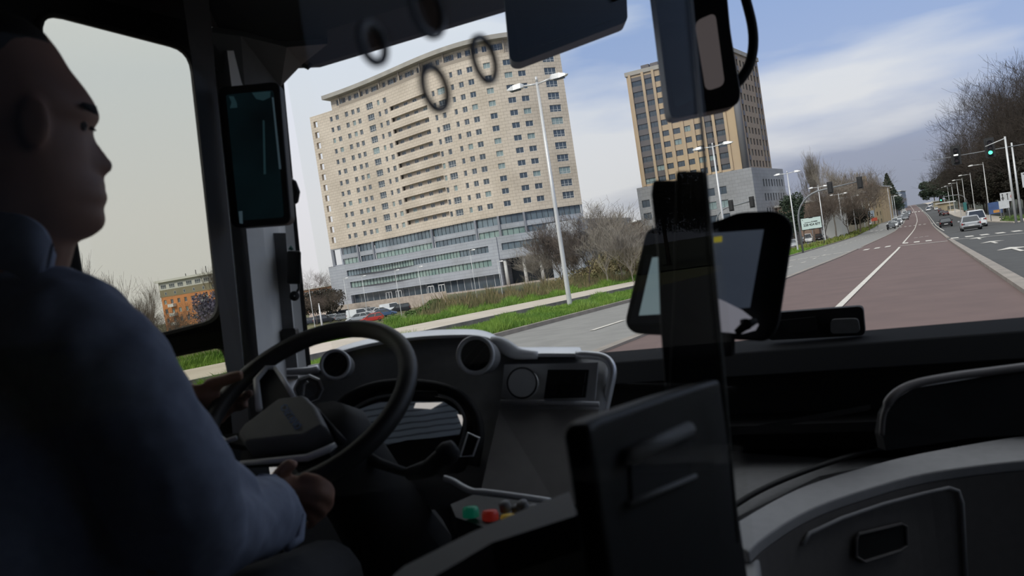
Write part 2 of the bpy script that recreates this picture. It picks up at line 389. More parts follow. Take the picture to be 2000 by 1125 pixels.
blades('field_scrub', [(-100, -36, 25, 110, 0)], M_blade2, .5, 12000, .06, 'low olive scrub between the car park and the road', 'scrub', seed=7)
# ================================================================ TREES
def limb_tree(seed, H, spread, levels=4, n0=7, r0=None, up=.55, twig=.02, trunk=.25, split=(3, 5), _k=None):
    R = random.Random(seed); tr = MB(); br = MB(); r0 = r0 or H*.016
    def go(p, d, L, r, lv):
        pts = [p]; rs = [r]; q = p.copy(); dd = d.copy(); k = 3 if lv < levels else 2
        for i in range(k):
            dd = (dd+Vector((R.gauss(0, .13), R.gauss(0, .13), R.gauss(.03, .08)+up*.08))).normalized(); q = q+dd*(L/k); pts.append(q.copy()); rs.append(max(twig, r*(1-.55*(i+1)/k)))
        (tr if lv == 0 else br).tube(pts, rs, 7 if lv == 0 else (4 if lv < 2 else 3), cap=False)
        if lv >= levels: return
        m = R.randint(*split) if lv else n0
        for j in range(m):
            t = R.uniform(.35, 1) if lv else R.uniform(.55, 1); idx = min(k-1, int(t*k)); a = pts[idx].lerp(pts[idx+1], t*k-idx)
            ax = Vector((R.gauss(0, 1), R.gauss(0, 1), R.gauss(0, .5))); ax = (ax-dd*ax.dot(dd)).normalized()
            nd = (dd*(1-spread)+ax*spread+Vector((0, 0, up*.5))).normalized()
            go(a, nd, L*R.uniform(.5, .85)*(1.5 if lv == 0 and trunk < .3 else 1), rs[idx]*.62, lv+1)
    go(Vector((0, 0, 0)), Vector((R.gauss(0, .04), R.gauss(0, .04), 1)).normalized(), H*trunk*(_k or 1), r0, 0)
    zmax = max(v[2] for v in br.v)
    if not _k: return limb_tree(seed, H, spread, levels, n0, r0, up, twig, trunk, split, H/zmax)
    return tr, br
PT = {}
def bare_tree(pos, H, kind, label, group=None, rz=0, name='bare_tree', m=None, wide=1):
    if kind not in PT:
        sp = dict(round=(11, 12, .62, 5, 8, .12, .5, .007, .26), tall=(12, 14, .28, 5, 8, .12, .9, .007, .22), multi=(13, 6, .45, 5, 14, .05, .6, .006, .1), multi2=(17, 6, .55, 5, 12, .05, .5, .006, .08),
                  dense=(14, 16, .6, 5, 11, .16, .45, .009, .24), round2=(15, 12, .7, 5, 9, .12, .35, .008, .3), poplar=(16, 20, .16, 5, 16, .1, 1.2, .012, .5))[kind]
        tr, br = limb_tree(sp[0], sp[1], sp[2], sp[3], sp[4], sp[5], sp[6], sp[7], sp[8], (3, 5) if kind != 'dense' else (4, 6))
        a = tr.build('trunk', M_bark, smooth=True); b = br.build('branches', M_bark)
        PT[kind] = (a.data, b.data, sp[1]); bpy.data.objects.remove(a); bpy.data.objects.remove(b)
    ta, tb, h0 = PT[kind]; e = empty(name, pos, label, 'tree', group, rz); s = H/h0; e.scale = (s*wide, s*wide, s)
    for nm, me in (('trunk', ta), ('branches', tb)):
        o = bpy.data.objects.new(nm, me); C.objects.link(o); o.parent = e
        if m: o.material_slots[0].link = 'OBJECT'; o.material_slots[0].material = m
    return e
def leafy(pos, H, rad, m, label, group=None, name='evergreen_tree', seed=1, n=5000, cat='tree', leaf=.35, shape='round', trunk_m=None, shells=9, tr=True):
    R = random.Random(seed); e = empty(name, pos, label, cat, group); mb = MB(); blobs = []
    for i in range(shells):
        if shape == 'cone':
            t = (i+.5)/shells; blobs.append((Vector((0, 0, H*(.18+.8*t))), rad*(1-t)*1.0+.25, H*.035+.1))
        else:
            a = R.uniform(0, 2*PI); rr = rad*R.uniform(0, .62); blobs.append((Vector((rr*math.cos(a), rr*math.sin(a), H*R.uniform(.38, .78))), rad*R.uniform(.38, .6), H*R.uniform(.13, .22)))
    for i in range(n):
        c, rx, rz = R.choice(blobs); d = Vector((R.gauss(0, 1), R.gauss(0, 1), R.gauss(0, 1))).normalized()*(R.random()**.33)
        p = c+Vector((d.x*rx, d.y*rx, d.z*rz)); a = Vector((R.gauss(0, 1), R.gauss(0, 1), R.gauss(0, 1))).normalized()*leaf*R.uniform(.5, 1.2); b = a.orthogonal().normalized()*leaf*R.uniform(.25, .6)
        mb.add([p-a, p+b, p+a, p-b], [(0, 1, 2, 3)])
    mb.build('foliage', m, parent=e)
    if tr: MB().tube([(0, 0, -.3), (0, 0, H*.4), (0, 0, H*.75)], [H*.02, H*.014, H*.005], 7).build('trunk', trunk_m or M_bark, parent=e, smooth=True)
    return e
def at(px, d, base=None):
    p = P(px, 495-.151*(px-1000), d); return Vector((p.x, p.y, gz(p.x, p.y) if base is None else base))
for (px, d, H, k, lb, rz) in [
    (195, 60, 12.8, 'tall', 'tall bare tree with upswept twigs behind the driver\'s shoulder', 0), (150, 75, 14.5, 'tall', 'bare tree partly hidden by the driver\'s neck', 1),
    (262, 78, 11.4, 'tall', 'bare tree at left of the orange apartment block', 2), (290, 66, 10.6, 'round2', 'broad brown bare tree overlapping the orange block\'s left end', 1),
    (322, 80, 8.8, 'round', 'low brown bare tree in front of the orange block', 3), (232, 85, 9.5, 'multi', 'thin bare sapling clump between two tall bare trees', 3),
    (432, 230, 25, 'tall', 'distant bare tree at the right end of the orange block\'s roof', 1),
    (632, 260, 17, 'round', 'round bare tree on the skyline left of the large tan building', 0), (607, 180, 9.5, 'round2', 'grey bare tree below the skyline tree by the car park', 2), (640, 190, 8.5, 'round', 'small bare tree at the left foot of the tan building', 2)]:
    bare_tree(at(px, d), H, k, lb, rz=rz, m=None if d < 200 else M_bark)
for i, (px, d, H, k, lb) in enumerate([
    (1090, 74, 8.0, 'multi', 'spreading bare shrub left of the lamp post at the grey office base'), (1052, 84, 7.0, 'multi2', 'bare shrub in front of the office columns'),
    (1140, 70, 8.2, 'multi2', 'dense bare shrub just right of the near lamp post'), (1175, 66, 7.8, 'multi', 'tall bare shrub in front of the low grey annex'),
    (1205, 78, 8.4, 'multi2', 'bare shrub near the annex\'s right corner'), (1225, 62, 6.0, 'multi', 'bare shrub beside the rusty post'), (1110, 95, 7.5, 'multi', 'bare shrub behind the near lamp post'),
    (1250, 90, 7.6, 'multi2', 'bare shrub partly hidden by the cab post'), (1268, 120, 8, 'multi', 'distant bare shrub left of the grey tower base')]):
    bare_tree(at(px, d), H, k, lb, rz=i*1.3, name='bare_shrub', m=M_barkp if i % 2 else M_bark, wide=1.1)
for i, (px, d, H, k, lb, m, w) in enumerate([
    (1597, 250, 30, 'poplar', 'tall narrow poplar rising behind the billboard', M_barkp, .9), (1562, 190, 16, 'round', 'bare tree left of the billboard', M_bark, 1),
    (1583, 175, 13, 'round2', 'bare tree in front of the small cream building above the billboard', M_bark, 1), (1625, 200, 21, 'round2', 'broad bare tree between the two signal heads', M_barkp, 1), (1640, 215, 23, 'tall', 'tall bare tree right of the billboard', M_barkp, 1.1),
    (1607, 180, 13, 'multi', 'brown bare thicket behind the second near lamp post', M_bark, 1.2), (1650, 190, 14, 'multi2', 'dark bare thicket below the broad bare tree', M_bark, 1.2),
    (1672, 205, 19, 'round', 'bare plane tree in front of the ochre building', M_bark, 1.15), (1690, 235, 19, 'round2', 'bare tree overlapping the ochre building\'s front', M_bark, 1), (1660, 260, 22, 'tall', 'pale bare tree left of the red tiled roof', M_barkp, 1.2),
    (1700, 300, 24, 'tall', 'bare tree behind the red tiled roof', M_barkp, 1.2),
    (1745, 420, 13, 'round', 'far bare tree after the row of flagpoles', M_bark, 1), (1756, 470, 13, 'round2', 'farthest bare tree on the left of the road', M_bark, 1), (1258, 150, 13, 'round2', 'bare tree left of the grey tower base', M_bark, .8)]):
    bare_tree(at(px, d), H, k, lb, rz=i*.9, m=m, wide=w)
# woods on the right of the road
RW = random.Random(5)
wl = [(14.5, 290, 31), (16, 262, 35), (18, 236, 36), (19, 208, 36), (19, 182, 34), (21, 160, 32), (13.5, 330, 27), (25, 300, 33), (29, 250, 36), (30, 215, 36), (29, 185, 36), (28, 160, 34), (24, 138, 28)]
nm_ = ['leftmost bare tree of the roadside wood', 'bare tree behind the left signal head', 'bare tree behind the green light', 'bare tree between the green light and the tall post', 'tall bare tree above the traffic light post', 'bare tree at the right frame edge',
       'low bare tree where the wood meets the pines', 'second-row bare tree left of the signal head', 'second-row bare tree above the green light', 'second-row bare tree of the wood near the tall post', 'tallest second-row bare tree of the wood', 'bare tree behind the frame-edge tree', 'bare tree just past the right frame edge']
for i, (X_t, y_t, H) in enumerate(wl):
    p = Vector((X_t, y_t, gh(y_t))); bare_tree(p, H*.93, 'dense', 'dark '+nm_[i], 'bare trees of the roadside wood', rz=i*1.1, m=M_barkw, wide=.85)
for i, (X_t, y_t, H, r) in enumerate([(17, 285, 15, 6.5), (19, 245, 19, 7.5), (21, 215, 22, 8.5), (22, 188, 22, 8), (22, 160, 19, 8), (32, 235, 27, 10), (33, 205, 27, 10), (33, 175, 25, 10), (15.5, 330, 13, 6), (18.5, 140, 11, 6), (19, 172, 12, 6), (19, 205, 13, 6), (18.5, 235, 13, 6), (17.5, 268, 12, 5.5), (24, 122, 14, 7), (45, 200, 26, 13), (45, 150, 24, 12)]):
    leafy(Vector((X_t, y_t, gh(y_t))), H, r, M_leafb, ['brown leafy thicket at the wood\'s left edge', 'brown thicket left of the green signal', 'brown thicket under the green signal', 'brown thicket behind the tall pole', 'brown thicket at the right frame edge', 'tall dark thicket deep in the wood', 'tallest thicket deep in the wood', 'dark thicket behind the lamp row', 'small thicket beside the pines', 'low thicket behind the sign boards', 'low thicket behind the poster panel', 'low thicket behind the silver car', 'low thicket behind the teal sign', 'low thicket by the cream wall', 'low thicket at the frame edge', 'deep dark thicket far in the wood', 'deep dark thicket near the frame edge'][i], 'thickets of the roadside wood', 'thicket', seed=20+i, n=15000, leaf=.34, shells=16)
for i, (X_t, y_t, H, r, lb) in enumerate([(8.5, 640, 19, 9, 'rounded dark pine nearest the road at the crest'), (11.5, 560, 20, 9, 'dark pine right of the rounded pine'), (13.5, 480, 21, 9, 'dark pine beside the bare wood'), (14.5, 400, 20, 8, 'dark pine behind the lamp row'), (17, 620, 22, 9, 'far dark pine behind the roadside pines')]):
    leafy(Vector((X_t, y_t, gh(y_t))), H, r, M_leafd, lb, 'dark pines', 'pine_tree', seed=40+i, n=7000, leaf=.8, shells=13)
leafy(at(1737, 430), 24, 7.5, M_leafd, 'tall conical araucaria behind the ochre building', None, 'conifer_tree', seed=50, n=8000, leaf=.6, shape='cone', shells=15)
leafy(at(1748, 400), 12, 5, M_leafd, 'dark evergreen at the foot of the araucaria', None, 'evergreen_tree', seed=51, n=3000, leaf=.4)
for i, (px, d, H, r, m, lb) in enumerate([(405, 190, 13, 5.5, M_leafv, 'violet and dark tree in front of the orange block'), (418, 175, 9.5, 6, M_leafv, 'lower violet tree at the side window\'s edge'), (350, 200, 4.5, 8, M_leafb, 'brown hedge below the orange block'), (322, 120, 3.2, 4, M_leafb, 'brown scrub tree left of the violet tree'),
     (1545, 160, 12, 3, M_leafd, 'dark cypress left of the curved signal mast'), (1600, 300, 16, 8, M_leafd, 'dark hill evergreen behind the poplar'), (1650, 290, 16, 8, M_leafd, 'dark evergreen left of the ochre building'), (1620, 240, 9, 8, M_leafb, 'brown hedge behind the billboard'), (1668, 250, 8, 8, M_leafb, 'brown hedge below the ochre building'),
     (603, 190, 8.5, 7, M_leafb, 'dark hedge by the car park posts'), (630, 200, 9, 7, M_leafb, 'dark hedge left of the tan building\'s foot'), (690, 90, 3.0, 2.0, M_leafg, 'green bush in front of the parked cars'), (800, 50, 1.0, .9, M_leafg, 'green bush at the verge above the wheel rim'), (838, 58, 1.3, 1.0, M_leafg, 'dark green bush among dry reeds')]):
    leafy(at(px, d), H, r, m, lb, None, 'bush' if H < 7 else 'leafy_tree', seed=70+i, n=2600, leaf=.35 if d > 100 else .09, cat='bush' if H < 7 else 'tree')
for i, (px, d) in enumerate([(1245, 70), (1215, 84), (1190, 90), (1150, 96), (1265, 100), (1100, 100), (1232, 92)]):
    leafy(at(px, d), [3.6, 4.2, 3.4, 3.0, 4.5, 2.6, 5][i], 4.2, M_reed, ['brown scrub beside the rusty post', 'brown scrub under the annex corner', 'brown scrub in front of the annex', 'brown scrub left of the annex windows', 'brown scrub behind the cab post', 'brown scrub behind the near lamp post', 'tall brown scrub right of the annex'][i], 'brown scrub by the annex', 'bush', seed=90+i, n=3500, leaf=.16, cat='bush', tr=False)
# ================================================================ FACADES
class Path:
    def __init__(s, pts):
        s.p = [Vector((a, b)) for a, b in pts]; s.s = [0]
        for a, b in zip(s.p, s.p[1:]): s.s.append(s.s[-1]+(b-a).length)
        s.L = s.s[-1]
    def seg(s, t):
        i = 0
        while i < len(s.p)-2 and t > s.s[i+1]: i += 1
        return i
    def pos(s, t):
        i = s.seg(t); d = s.p[i+1]-s.p[i]; return s.p[i]+d*((t-s.s[i])/d.length)
    def nrm(s, t):
        def n_(i): d = (s.p[i+1]-s.p[i]).normalized(); return Vector((d.y, -d.x))
        i = s.seg(t); n = n_(i); f = (t-s.s[i])/(s.s[i+1]-s.s[i])
        if f > .5 and i+1 < len(s.p)-1: n = n.lerp(n_(i+1), f-.5)
        elif f < .5 and i > 0: n = n.lerp(n_(i-1), .5-f)
        return n.normalized()
    def at(s, t, z, off=0):
        p = s.pos(t); n = s.nrm(t); return Vector((p.x+n.x*off, p.y+n.y*off, z))
    def find(s, px, z):      # s of the path point seen in image column px at height z
        lo, hi = 0, s.L
        for _ in range(40):
            m = (lo+hi)/2; v = s.at(m, z)-CAM
            if 1000+F*v.dot(cr)/v.dot(cf) < px: lo = m
            else: hi = m
        return lo
def facade(path, s0, s1, z0, z1, ops, off=0, depth=.35, mb=None, step=3.0):
    mb = mb or MB(); S = {s0, s1}; Z = {z0, z1}
    for a, b, c, d in ops: S |= {max(a, s0), min(b, s1)}; Z |= {max(c, z0), min(d, z1)}
    for t in path.s:
        if s0 < t < s1: S.add(t)
    S = sorted(S); Z = sorted(Z); S2 = [S[0]]
    for a in S[1:]:
        if a-S2[-1] > 1e-4: S2.append(a)
    S = S2
    def open_(sm, zm): return any(a < sm < b and c < zm < d for a, b, c, d in ops)
    for i in range(len(S)-1):
        j = 0
        while j < len(Z)-1:
            sm = (S[i]+S[i+1])/2
            if open_(sm, (Z[j]+Z[j+1])/2): j += 1; continue
            k = j
            while k+1 < len(Z)-1 and not open_(sm, (Z[k+1]+Z[k+2])/2): k += 1
            a, b, c, d = S[i], S[i+1], Z[j], Z[k+1]
            mb.add([path.at(a, c, off), path.at(b, c, off), path.at(b, d, off), path.at(a, d, off)], [(0, 1, 2, 3)], [[(a, c), (b, c), (b, d), (a, d)]])
            j = k+1
    for a, b, c, d in ops:      # reveals
        A = [path.at(a, c, off), path.at(b, c, off), path.at(b, d, off), path.at(a, d, off)]; B = [path.at(a, c, off-depth), path.at(b, c, off-depth), path.at(b, d, off-depth), path.at(a, d, off-depth)]
        mb.add(A+B, [(i, (i+1) % 4, 4+(i+1) % 4, 4+i) for i in range(4)], [[(a, c)]*4]*4)
    return mb
WM = {}
def window_mesh(w, h, kind, gm):
    k = (round(w, 2), round(h, 2), kind, gm.name)
    if k in WM: return WM[k]
    me = MB(); n = {'n': 1, 'd': 2, 't': 3}[kind[0]]; fw = .07
    me.bx(-w/2, w/2, .04, .08, 0, h)
    nf = len(me.f); gl_ = nf
    me.bx(-w/2, w/2, -.01, .04, 0, fw); me.bx(-w/2, w/2, -.01, .04, h-fw, h)
    for i in range(n+1):
        x = -w/2+w*i/n; x = min(max(x, -w/2+fw/2), w/2-fw/2); me.bx(x-fw/2, x+fw/2, -.015, .04, 0, h)
    if kind[0] == 't': me.bx(-w/2, w/2, -.015, .04, h*.3-.04, h*.3+.04)
    o = me.build('window', [gm, M_fr if kind[1:] != 'k' else M_frd])
    for i, p in enumerate(o.data.polygons): p.material_index = 0 if i < gl_ else 1
    WM[k] = o.data; bpy.data.objects.remove(o); return WM[k]
class Wins:          # collects windows: the 100 largest in view are parts, the rest one part
    def __init__(s, parent): s.P = parent; s.L = []
    def put(s, path, t, z, w, h, kind, gm, back=.22, off=0):
        p = path.at(t, z, off-back); n = path.nrm(t); s.L.append((w*h/((p-CAM).length**2), p, math.atan2(n.x, -n.y), w, h, kind, gm))
    def done(s, cap=97):
        s.L.sort(key=lambda q: -q[0]); mb = None
        for i, (a, p, rz, w, h, kind, gm) in enumerate(s.L):
            me = window_mesh(w, h, kind, gm)
            if i < cap:
                o = bpy.data.objects.new('window', me); C.objects.link(o); o.parent = s.P; o.location = p-s.P.location; o.rotation_euler = (0, 0, rz)
            else:
                if mb is None: mb = [MB(), []]
                M = Matrix.Rotation(rz, 3, 'Z'); mats = [m.name for m in me.materials]
                mb[0].add([M @ v.co+p for v in me.vertices], [tuple(q.vertices) for q in me.polygons]); mb[1] += [mats[q.material_index] for q in me.polygons]
        if mb:
            names = sorted(set(mb[1])); o = mb[0].build('window_rows', [bpy.data.materials[x] for x in names], parent=s.P, loc=-s.P.location)
            for q, nm in zip(o.data.polygons, mb[1]): q.material_index = names.index(nm)
            tag(o, kind='stuff')
def part(mb, name, m, parent, **k): return mb.build(name, m, parent=parent, loc=-parent.location if parent.type == 'EMPTY' else None, **k)
def ribbon(path, sa, sb, za, zb, gm, parent, mull=1.2, back=.2, name='ribbon_window', off=0, frm=None):
    n = max(1, round((sb-sa)/mull)); mb = MB(); k0 = 0
    for i in range(n):
        a = sa+(sb-sa)*i/n; b = sa+(sb-sa)*(i+1)/n
        mb.add([path.at(a, za, off-back), path.at(b, za, off-back), path.at(b, zb, off-back), path.at(a, zb, off-back)], [(0, 1, 2, 3)])
    k0 = len(mb.f)
    for i in range(n+1):
        a = sa+(sb-sa)*i/n; p = path.at(a, (za+zb)/2, off-back+.04); nn = path.nrm(a); mb.box(p, (.09, .12, zb-za), Matrix.Rotation(math.atan2(nn.x, -nn.y), 3, 'Z'))
    o = part(mb, name, [gm, frm or M_frd], parent)
    for i, p in enumerate(o.data.polygons): p.material_index = 0 if i < k0 else 1
    return o
def slab(path, s0, s1, z0, z1, outer, inner, n=24, mb=None):
    mb = mb or MB(); rings = []
    for i in range(n+1):
        t = s0+(s1-s0)*i/n; rings.append([path.at(t, z0, outer), path.at(t, z1, outer), path.at(t, z1, inner), path.at(t, z0, inner)])
    return mb.loft(rings)
# ---------------------------------------------------------------- large tan building
ZB, ZT = 14.3, 53.0
ctl = [(645.5, 488), (700, 478), (765, 465), (850, 446), (905, 434), (934, 428), (965, 422), (995, 416), (1022, 412), (1048, 408.5), (1075, 405.5), (1100, 402.5), (1120, 400.5), (1137, 398.7)]
A1 = PZ(645.5, 488, ZB)
def depthof(px, py, z): return (z-CAM.z)/ray(px, py).z
pts = [PZ(px, py, ZB) for px, py in ctl]
bp_ = [Vector((p.x, p.y)) for p in pts]; r_ = []
for a_, b2_ in zip(bp_, bp_[1:]):
    k_ = max(1, round((b2_-a_).length/1.5)); r_ += [a_.lerp(b2_, i/k_) for i in range(k_)]
r_.append(bp_[-1])
for _ in range(130): r_ = [r_[0]]+[(r_[i-1]+r_[i]*2+r_[i+1])/4 for i in range(1, len(r_)-1)]+[r_[-1]]
BP = Path([tuple(q) for q in r_[::2]]+([tuple(r_[-1])] if (len(r_)-1) % 2 else []))
b1 = empty('high_rise', Vector((BP.p[len(BP.p)//2].x, BP.p[len(BP.p)//2].y, -2.65)), 'huge tan-clad high-rise with curved front on a grey glazed base', 'building')
w1 = Wins(b1); ops = []
rows = [17.0+3.06*k for k in range(12)]
RB = random.Random(9)
cols = [(656.8, 281), (668.3, 274.9), (686.6, 269.8), (699, 266), (709.6, 260.2), (731.7, 244.8), (748.6, 236.8), (761, 233), (853, 227.2), (868.6, 222.4), (891, 216), (908.3, 210.2), (927.8, 203.8), (961.4, 196.8), (1000.8, 192), (1027, 188.8), (1081.8, 190.4)]
wid = [1.0, 1.25, 1.2, 1.2, 1.2, 2.6, .95, 1.3, .9, 1.1, .9, 1.3, 1.5, 1.7, 1.9, 1.9, 3.1]
zcol = 41.48
sc_ = [BP.find(px, zcol) for px, _ in cols]
# bring every measured column to the facade
sbal0, sbal1 = BP.find(772, 38.4), BP.find(842, 38.4)
for r, zc in enumerate(rows):
    top = r == 11
    for i, s in enumerate(sc_):
        w = wid[i]; h = 1.35
        if i == 16: h = 1.7
        if i == 5: h = 1.7
        if i == 9 and r % 3 != 2: w, h = 2.4, 1.6
        if top and i in (8, 9): continue
        gm = M_gl2 if RB.random() < .12 else M_gl
        ops.append((s-w/2, s+w/2, zc-h/2, zc+h/2)); w1.put(BP, s, zc-h/2, w, h, ('n', 'd', 't')[0 if w < 1.15 else (1 if w < 2.3 else 2)], gm)
    if r < 11:
        e = sbal1 + (2.0 if r < 6 else 0)
        ops.append((sbal0, e, zc-.30, zc+.85))
    ops.append((1.1, 2.6, zc-1.0, zc+.75))
part(facade(BP, 0, BP.L, ZB, ZT, ops, depth=.45), 'tan_facade', M_tan, b1)
# free-standing pierced strip on the left, body behind
bb = MB(); facade(BP, sbal0, sbal1+2.1, ZB, ZT, [], off=-1.1, mb=bb)
part(bb, 'balcony_back_wall', M_tan, b1)
for r, zc in enumerate(rows[:11]):
    n = 4
    for j in range(n):
        s = sbal0+(sbal1-sbal0)*(j+.5)/n+(.9 if r < 6 else 0); w1.put(BP, s, zc-.4, 1.5, 1.15, 'd', M_gl if RB.random() > .1 else M_gl2, back=1.05)
    part(slab(BP, sbal0-.1, sbal1+2.1, zc-.65, zc-.45, -.2, -1.1, 8), 'balcony_floor', M_tan, b1)
# end returns, core body and roof
L = BP.L
bdy = MB()
def wallseg(mb, a, b, z0, z1):
    d = (Vector(b)-Vector(a)).length; mb.add([(a[0], a[1], z0), (b[0], b[1], z0), (b[0], b[1], z1), (a[0], a[1], z1)], [(0, 1, 2, 3)], [[(0, z0), (d, z0), (d, z1), (0, z1)]])
pR, nR = BP.p[-1], BP.nrm(L); pL, nL = BP.p[0], BP.nrm(0)
backR = pR-nR*26+Vector((-6, 4)); s4 = BP.pos(3.4); n4 = BP.nrm(3.4); backL = s4-n4*24
wallseg(bdy, pR, backR, ZB, ZT); wallseg(bdy, backR, backL, ZB, ZT); wallseg(bdy, backL, s4-n4*.5, ZB, ZT)
part(bdy, 'side_wall', M_tan, b1)
fin = MB(); fo = [(1.1, 2.6, z-1.0, z+.75) for z in rows]; facade(BP, 0, 3.4, ZB, ZT, fo, off=-.5, mb=fin); wallseg(fin, pL, pL-nL*.5, ZB, ZT)
part(fin, 'pierced_end_strip', M_tan, b1)
rf = MB(); ring = [BP.at(L*i/30, ZT-.2, -.1) for i in range(31)]
rf.add(ring+[Vector((backR.x, backR.y, ZT-.2)), Vector((backL.x, backL.y, ZT-.2))], [tuple(range(33))]); part(rf, 'roof_deck', M_roofc, b1)
sU0, sU1 = BP.find(641, 54.5), BP.find(1010, 54.5)
up = MB(); uo = []
for i in range(26):
    s = sU0+2+(sU1-sU0-4)*i/26
    w = 1.2 if i % 3 else 2.6; uo.append((s, s+w, 54.2, 55.8)); w1.put(BP, s+w/2, 54.2, w, 1.6, 'd' if w < 2 else 't', M_gl, off=-1.3)
facade(BP, sU0, sU1, ZT-.3, 56.6, uo, off=-1.3, mb=up); wallseg(up, BP.at(sU0, 0, -1.3).xy, BP.at(sU0, 0, -16).xy, ZT-.3, 56.6); wallseg(up, BP.at(sU1, 0, -1.3).xy, BP.at(sU1, 0, -16).xy, ZT-.3, 56.6)
part(up, 'top_storey', M_tan, b1)
part(slab(BP, BP.find(633, 56.6), BP.find(1012, 56.6), 56.4, 57.5, 1.0, -16, 30), 'roof_slab', M_roofc, b1)
part(slab(BP, sU0+4, sU1-6, ZT, ZT+1.0, -.05, -.2, 24), 'roof_parapet', M_tan, b1)
for i in range(9):
    s = sU0+4+i*8.2; part(MB().box(BP.at(s, 54.9, -.4), (.35, .35, 3.6)), 'roof_pier', M_tan, b1)
w1.done()
# grey glazed base
NB = []
sG = BP.find(971, 9.35)
Z2 = 9.35
ops2 = [(.9, 3.5, 9.6, 14.0)]
s_g0 = BP.find(668, 12)
for (za, zb, gm) in ((12.2, 14.3, M_gl4), (9.3, 11.0, M_gl4)):
    ops2.append((s_g0, L-.2, za, zb))
base = facade(BP, 0, L, Z2, ZB, ops2, off=-.15, depth=.5)
part(base, 'upper_base_wall', M_greyp, b1)
q = [s_g0, BP.find(700, 12), BP.find(730, 12), BP.find(845, 12), BP.find(930, 12), BP.find(975, 12), BP.find(1025, 12), L-.2]
for (za, zb) in ((12.2, 14.3), (9.3, 11.0)):
    for i in range(7): ribbon(BP, q[i]+.25, q[i+1]-.25, za, zb, M_gl4 if (za > 12 or i in (1, 3, 6)) else M_gl3, b1, 1.5, .45, off=-.15)
for i in range(1, 7): part(MB().box(BP.at(q[i], 11.8, 0), (.5, .5, 5.0), Matrix.Rotation(math.atan2(BP.nrm(q[i]).x, -BP.nrm(q[i]).y), 3, 'Z')), 'pier', M_greyp, b1)
part(MB().box(BP.at(.4, 11.9, -.4), (.8, .8, 5)), 'corner_pillar', M_greyp, b1)
# projecting lower volume, left of the piloti
Zg = -2.65
sr0, sr1 = BP.find(682, 6.7), BP.find(957, 6.7)
sg1 = BP.find(903, -1)
lo = [(sr0, sr1, 5.9, 7.5), (sr0+.6, sr1+.3, 2.5, 4.1), (BP.find(691, -1), sG-.3, Zg, .35)]
LV = facade(BP, -1.0, sG, Zg, Z2, lo, off=.9, depth=.7)
wallseg(LV, BP.at(sG, 0, .9).xy, BP.at(sG, 0, -12).xy, Zg, Z2); wallseg(LV, BP.at(-1, 0, .9).xy, BP.at(-1, 0, -22).xy, Zg, Z2)
part(LV, 'lower_base_wall', M_greyp, b1)
part(slab(BP, -1.0, sG, Z2-.15, Z2, .9, -1, 20), 'lower_base_roof', M_greyp, b1)
nR_ = 6
for r, (a, b, za, zb) in enumerate(lo[:2]):
    for i in range(nR_):
        x0 = a+(b-a)*i/nR_; x1 = a+(b-a)*(i+1)/nR_; ribbon(BP, x0+.05, x1-.05, za, zb, (M_gl4 if (i in (0, 3, 5)) else M_gl3) if r == 0 else M_gl3, b1, 1.15, .5, off=.9)
a, b = lo[2][0], lo[2][1]
ribbon(BP, a, b, Zg, .35, M_gl, b1, 2.4, 1.6, 'shopfront', off=.9, frm=M_fr)
for px in (763, 782, 845, 866, 1, ):
    if px < 10: continue
    s = BP.find(px, -1.3); nn = BP.nrm(s); R_ = Matrix.Rotation(math.atan2(nn.x, -nn.y), 3, 'Z'); p = BP.at(s, -1.45, .5); d = MB()
    for dx in (-1.1, 0, 1.1): d.box(p+R_ @ Vector((dx, 0, 0)), (.16, .12, 2.4), R_)
    for dz in (1.15, -1.1): d.box(p+Vector((0, 0, dz)), (2.3, .12, .18), R_)
    part(d, 'glass_door', M_fr, b1)
# right wing above the piloti and low annex
rw = [(sG+1, BP.find(1115, 10), 9.4, 11.0), (sG+1, BP.find(1100, 6.7), 5.9, 7.6)]
RW_ = facade(BP, sG, L, 3.85, Z2, rw[1:], off=.6, depth=.5); part(RW_, 'wing_wall', M_greyp, b1)
part(slab(BP, sG, L, 3.7, 3.9, .6, -14, 20), 'wing_soffit', M_greyp, b1)
ribbon(BP, rw[1][0], rw[1][1], 5.9, 7.6, M_gl4, b1, 1.6, .4, off=.6)
for px in (988, 1025, 1058, 1090):
    s = BP.find(px, 1); part(MB().tube([BP.at(s, Zg, -.3), BP.at(s, 3.8, -.3)], .42, 12), 'column', M_white, b1, smooth=True)
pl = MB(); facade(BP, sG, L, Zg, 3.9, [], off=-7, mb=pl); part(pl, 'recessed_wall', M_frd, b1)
A = PZ(1092, 433, 9.6); Bq = PZ(1203, 429.5, 9.6); AN = Path([(A.x, A.y), (Bq.x, Bq.y)])
ao = [(AN.find(1122, 2), AN.find(1147, 2), Zg, 8.2)]
am = facade(AN, 0, AN.L, Zg, 9.6, ao, off=4); nn = AN.nrm(0); wallseg(am, AN.at(AN.L, 0, 4).xy, AN.at(AN.L+3, 0, -16).xy, Zg, 9.6); wallseg(am, AN.at(0, 0, 4).xy, AN.at(0, 0, -3).xy, Zg, 9.6)
part(am, 'annex_wall', M_greyp, b1)
for z in (-2.4, 1.2, 4.8): ribbon(AN, ao[0][0], ao[0][1], z, z+3.0, M_gl, b1, 1.4, .5, off=4, frm=M_fr)
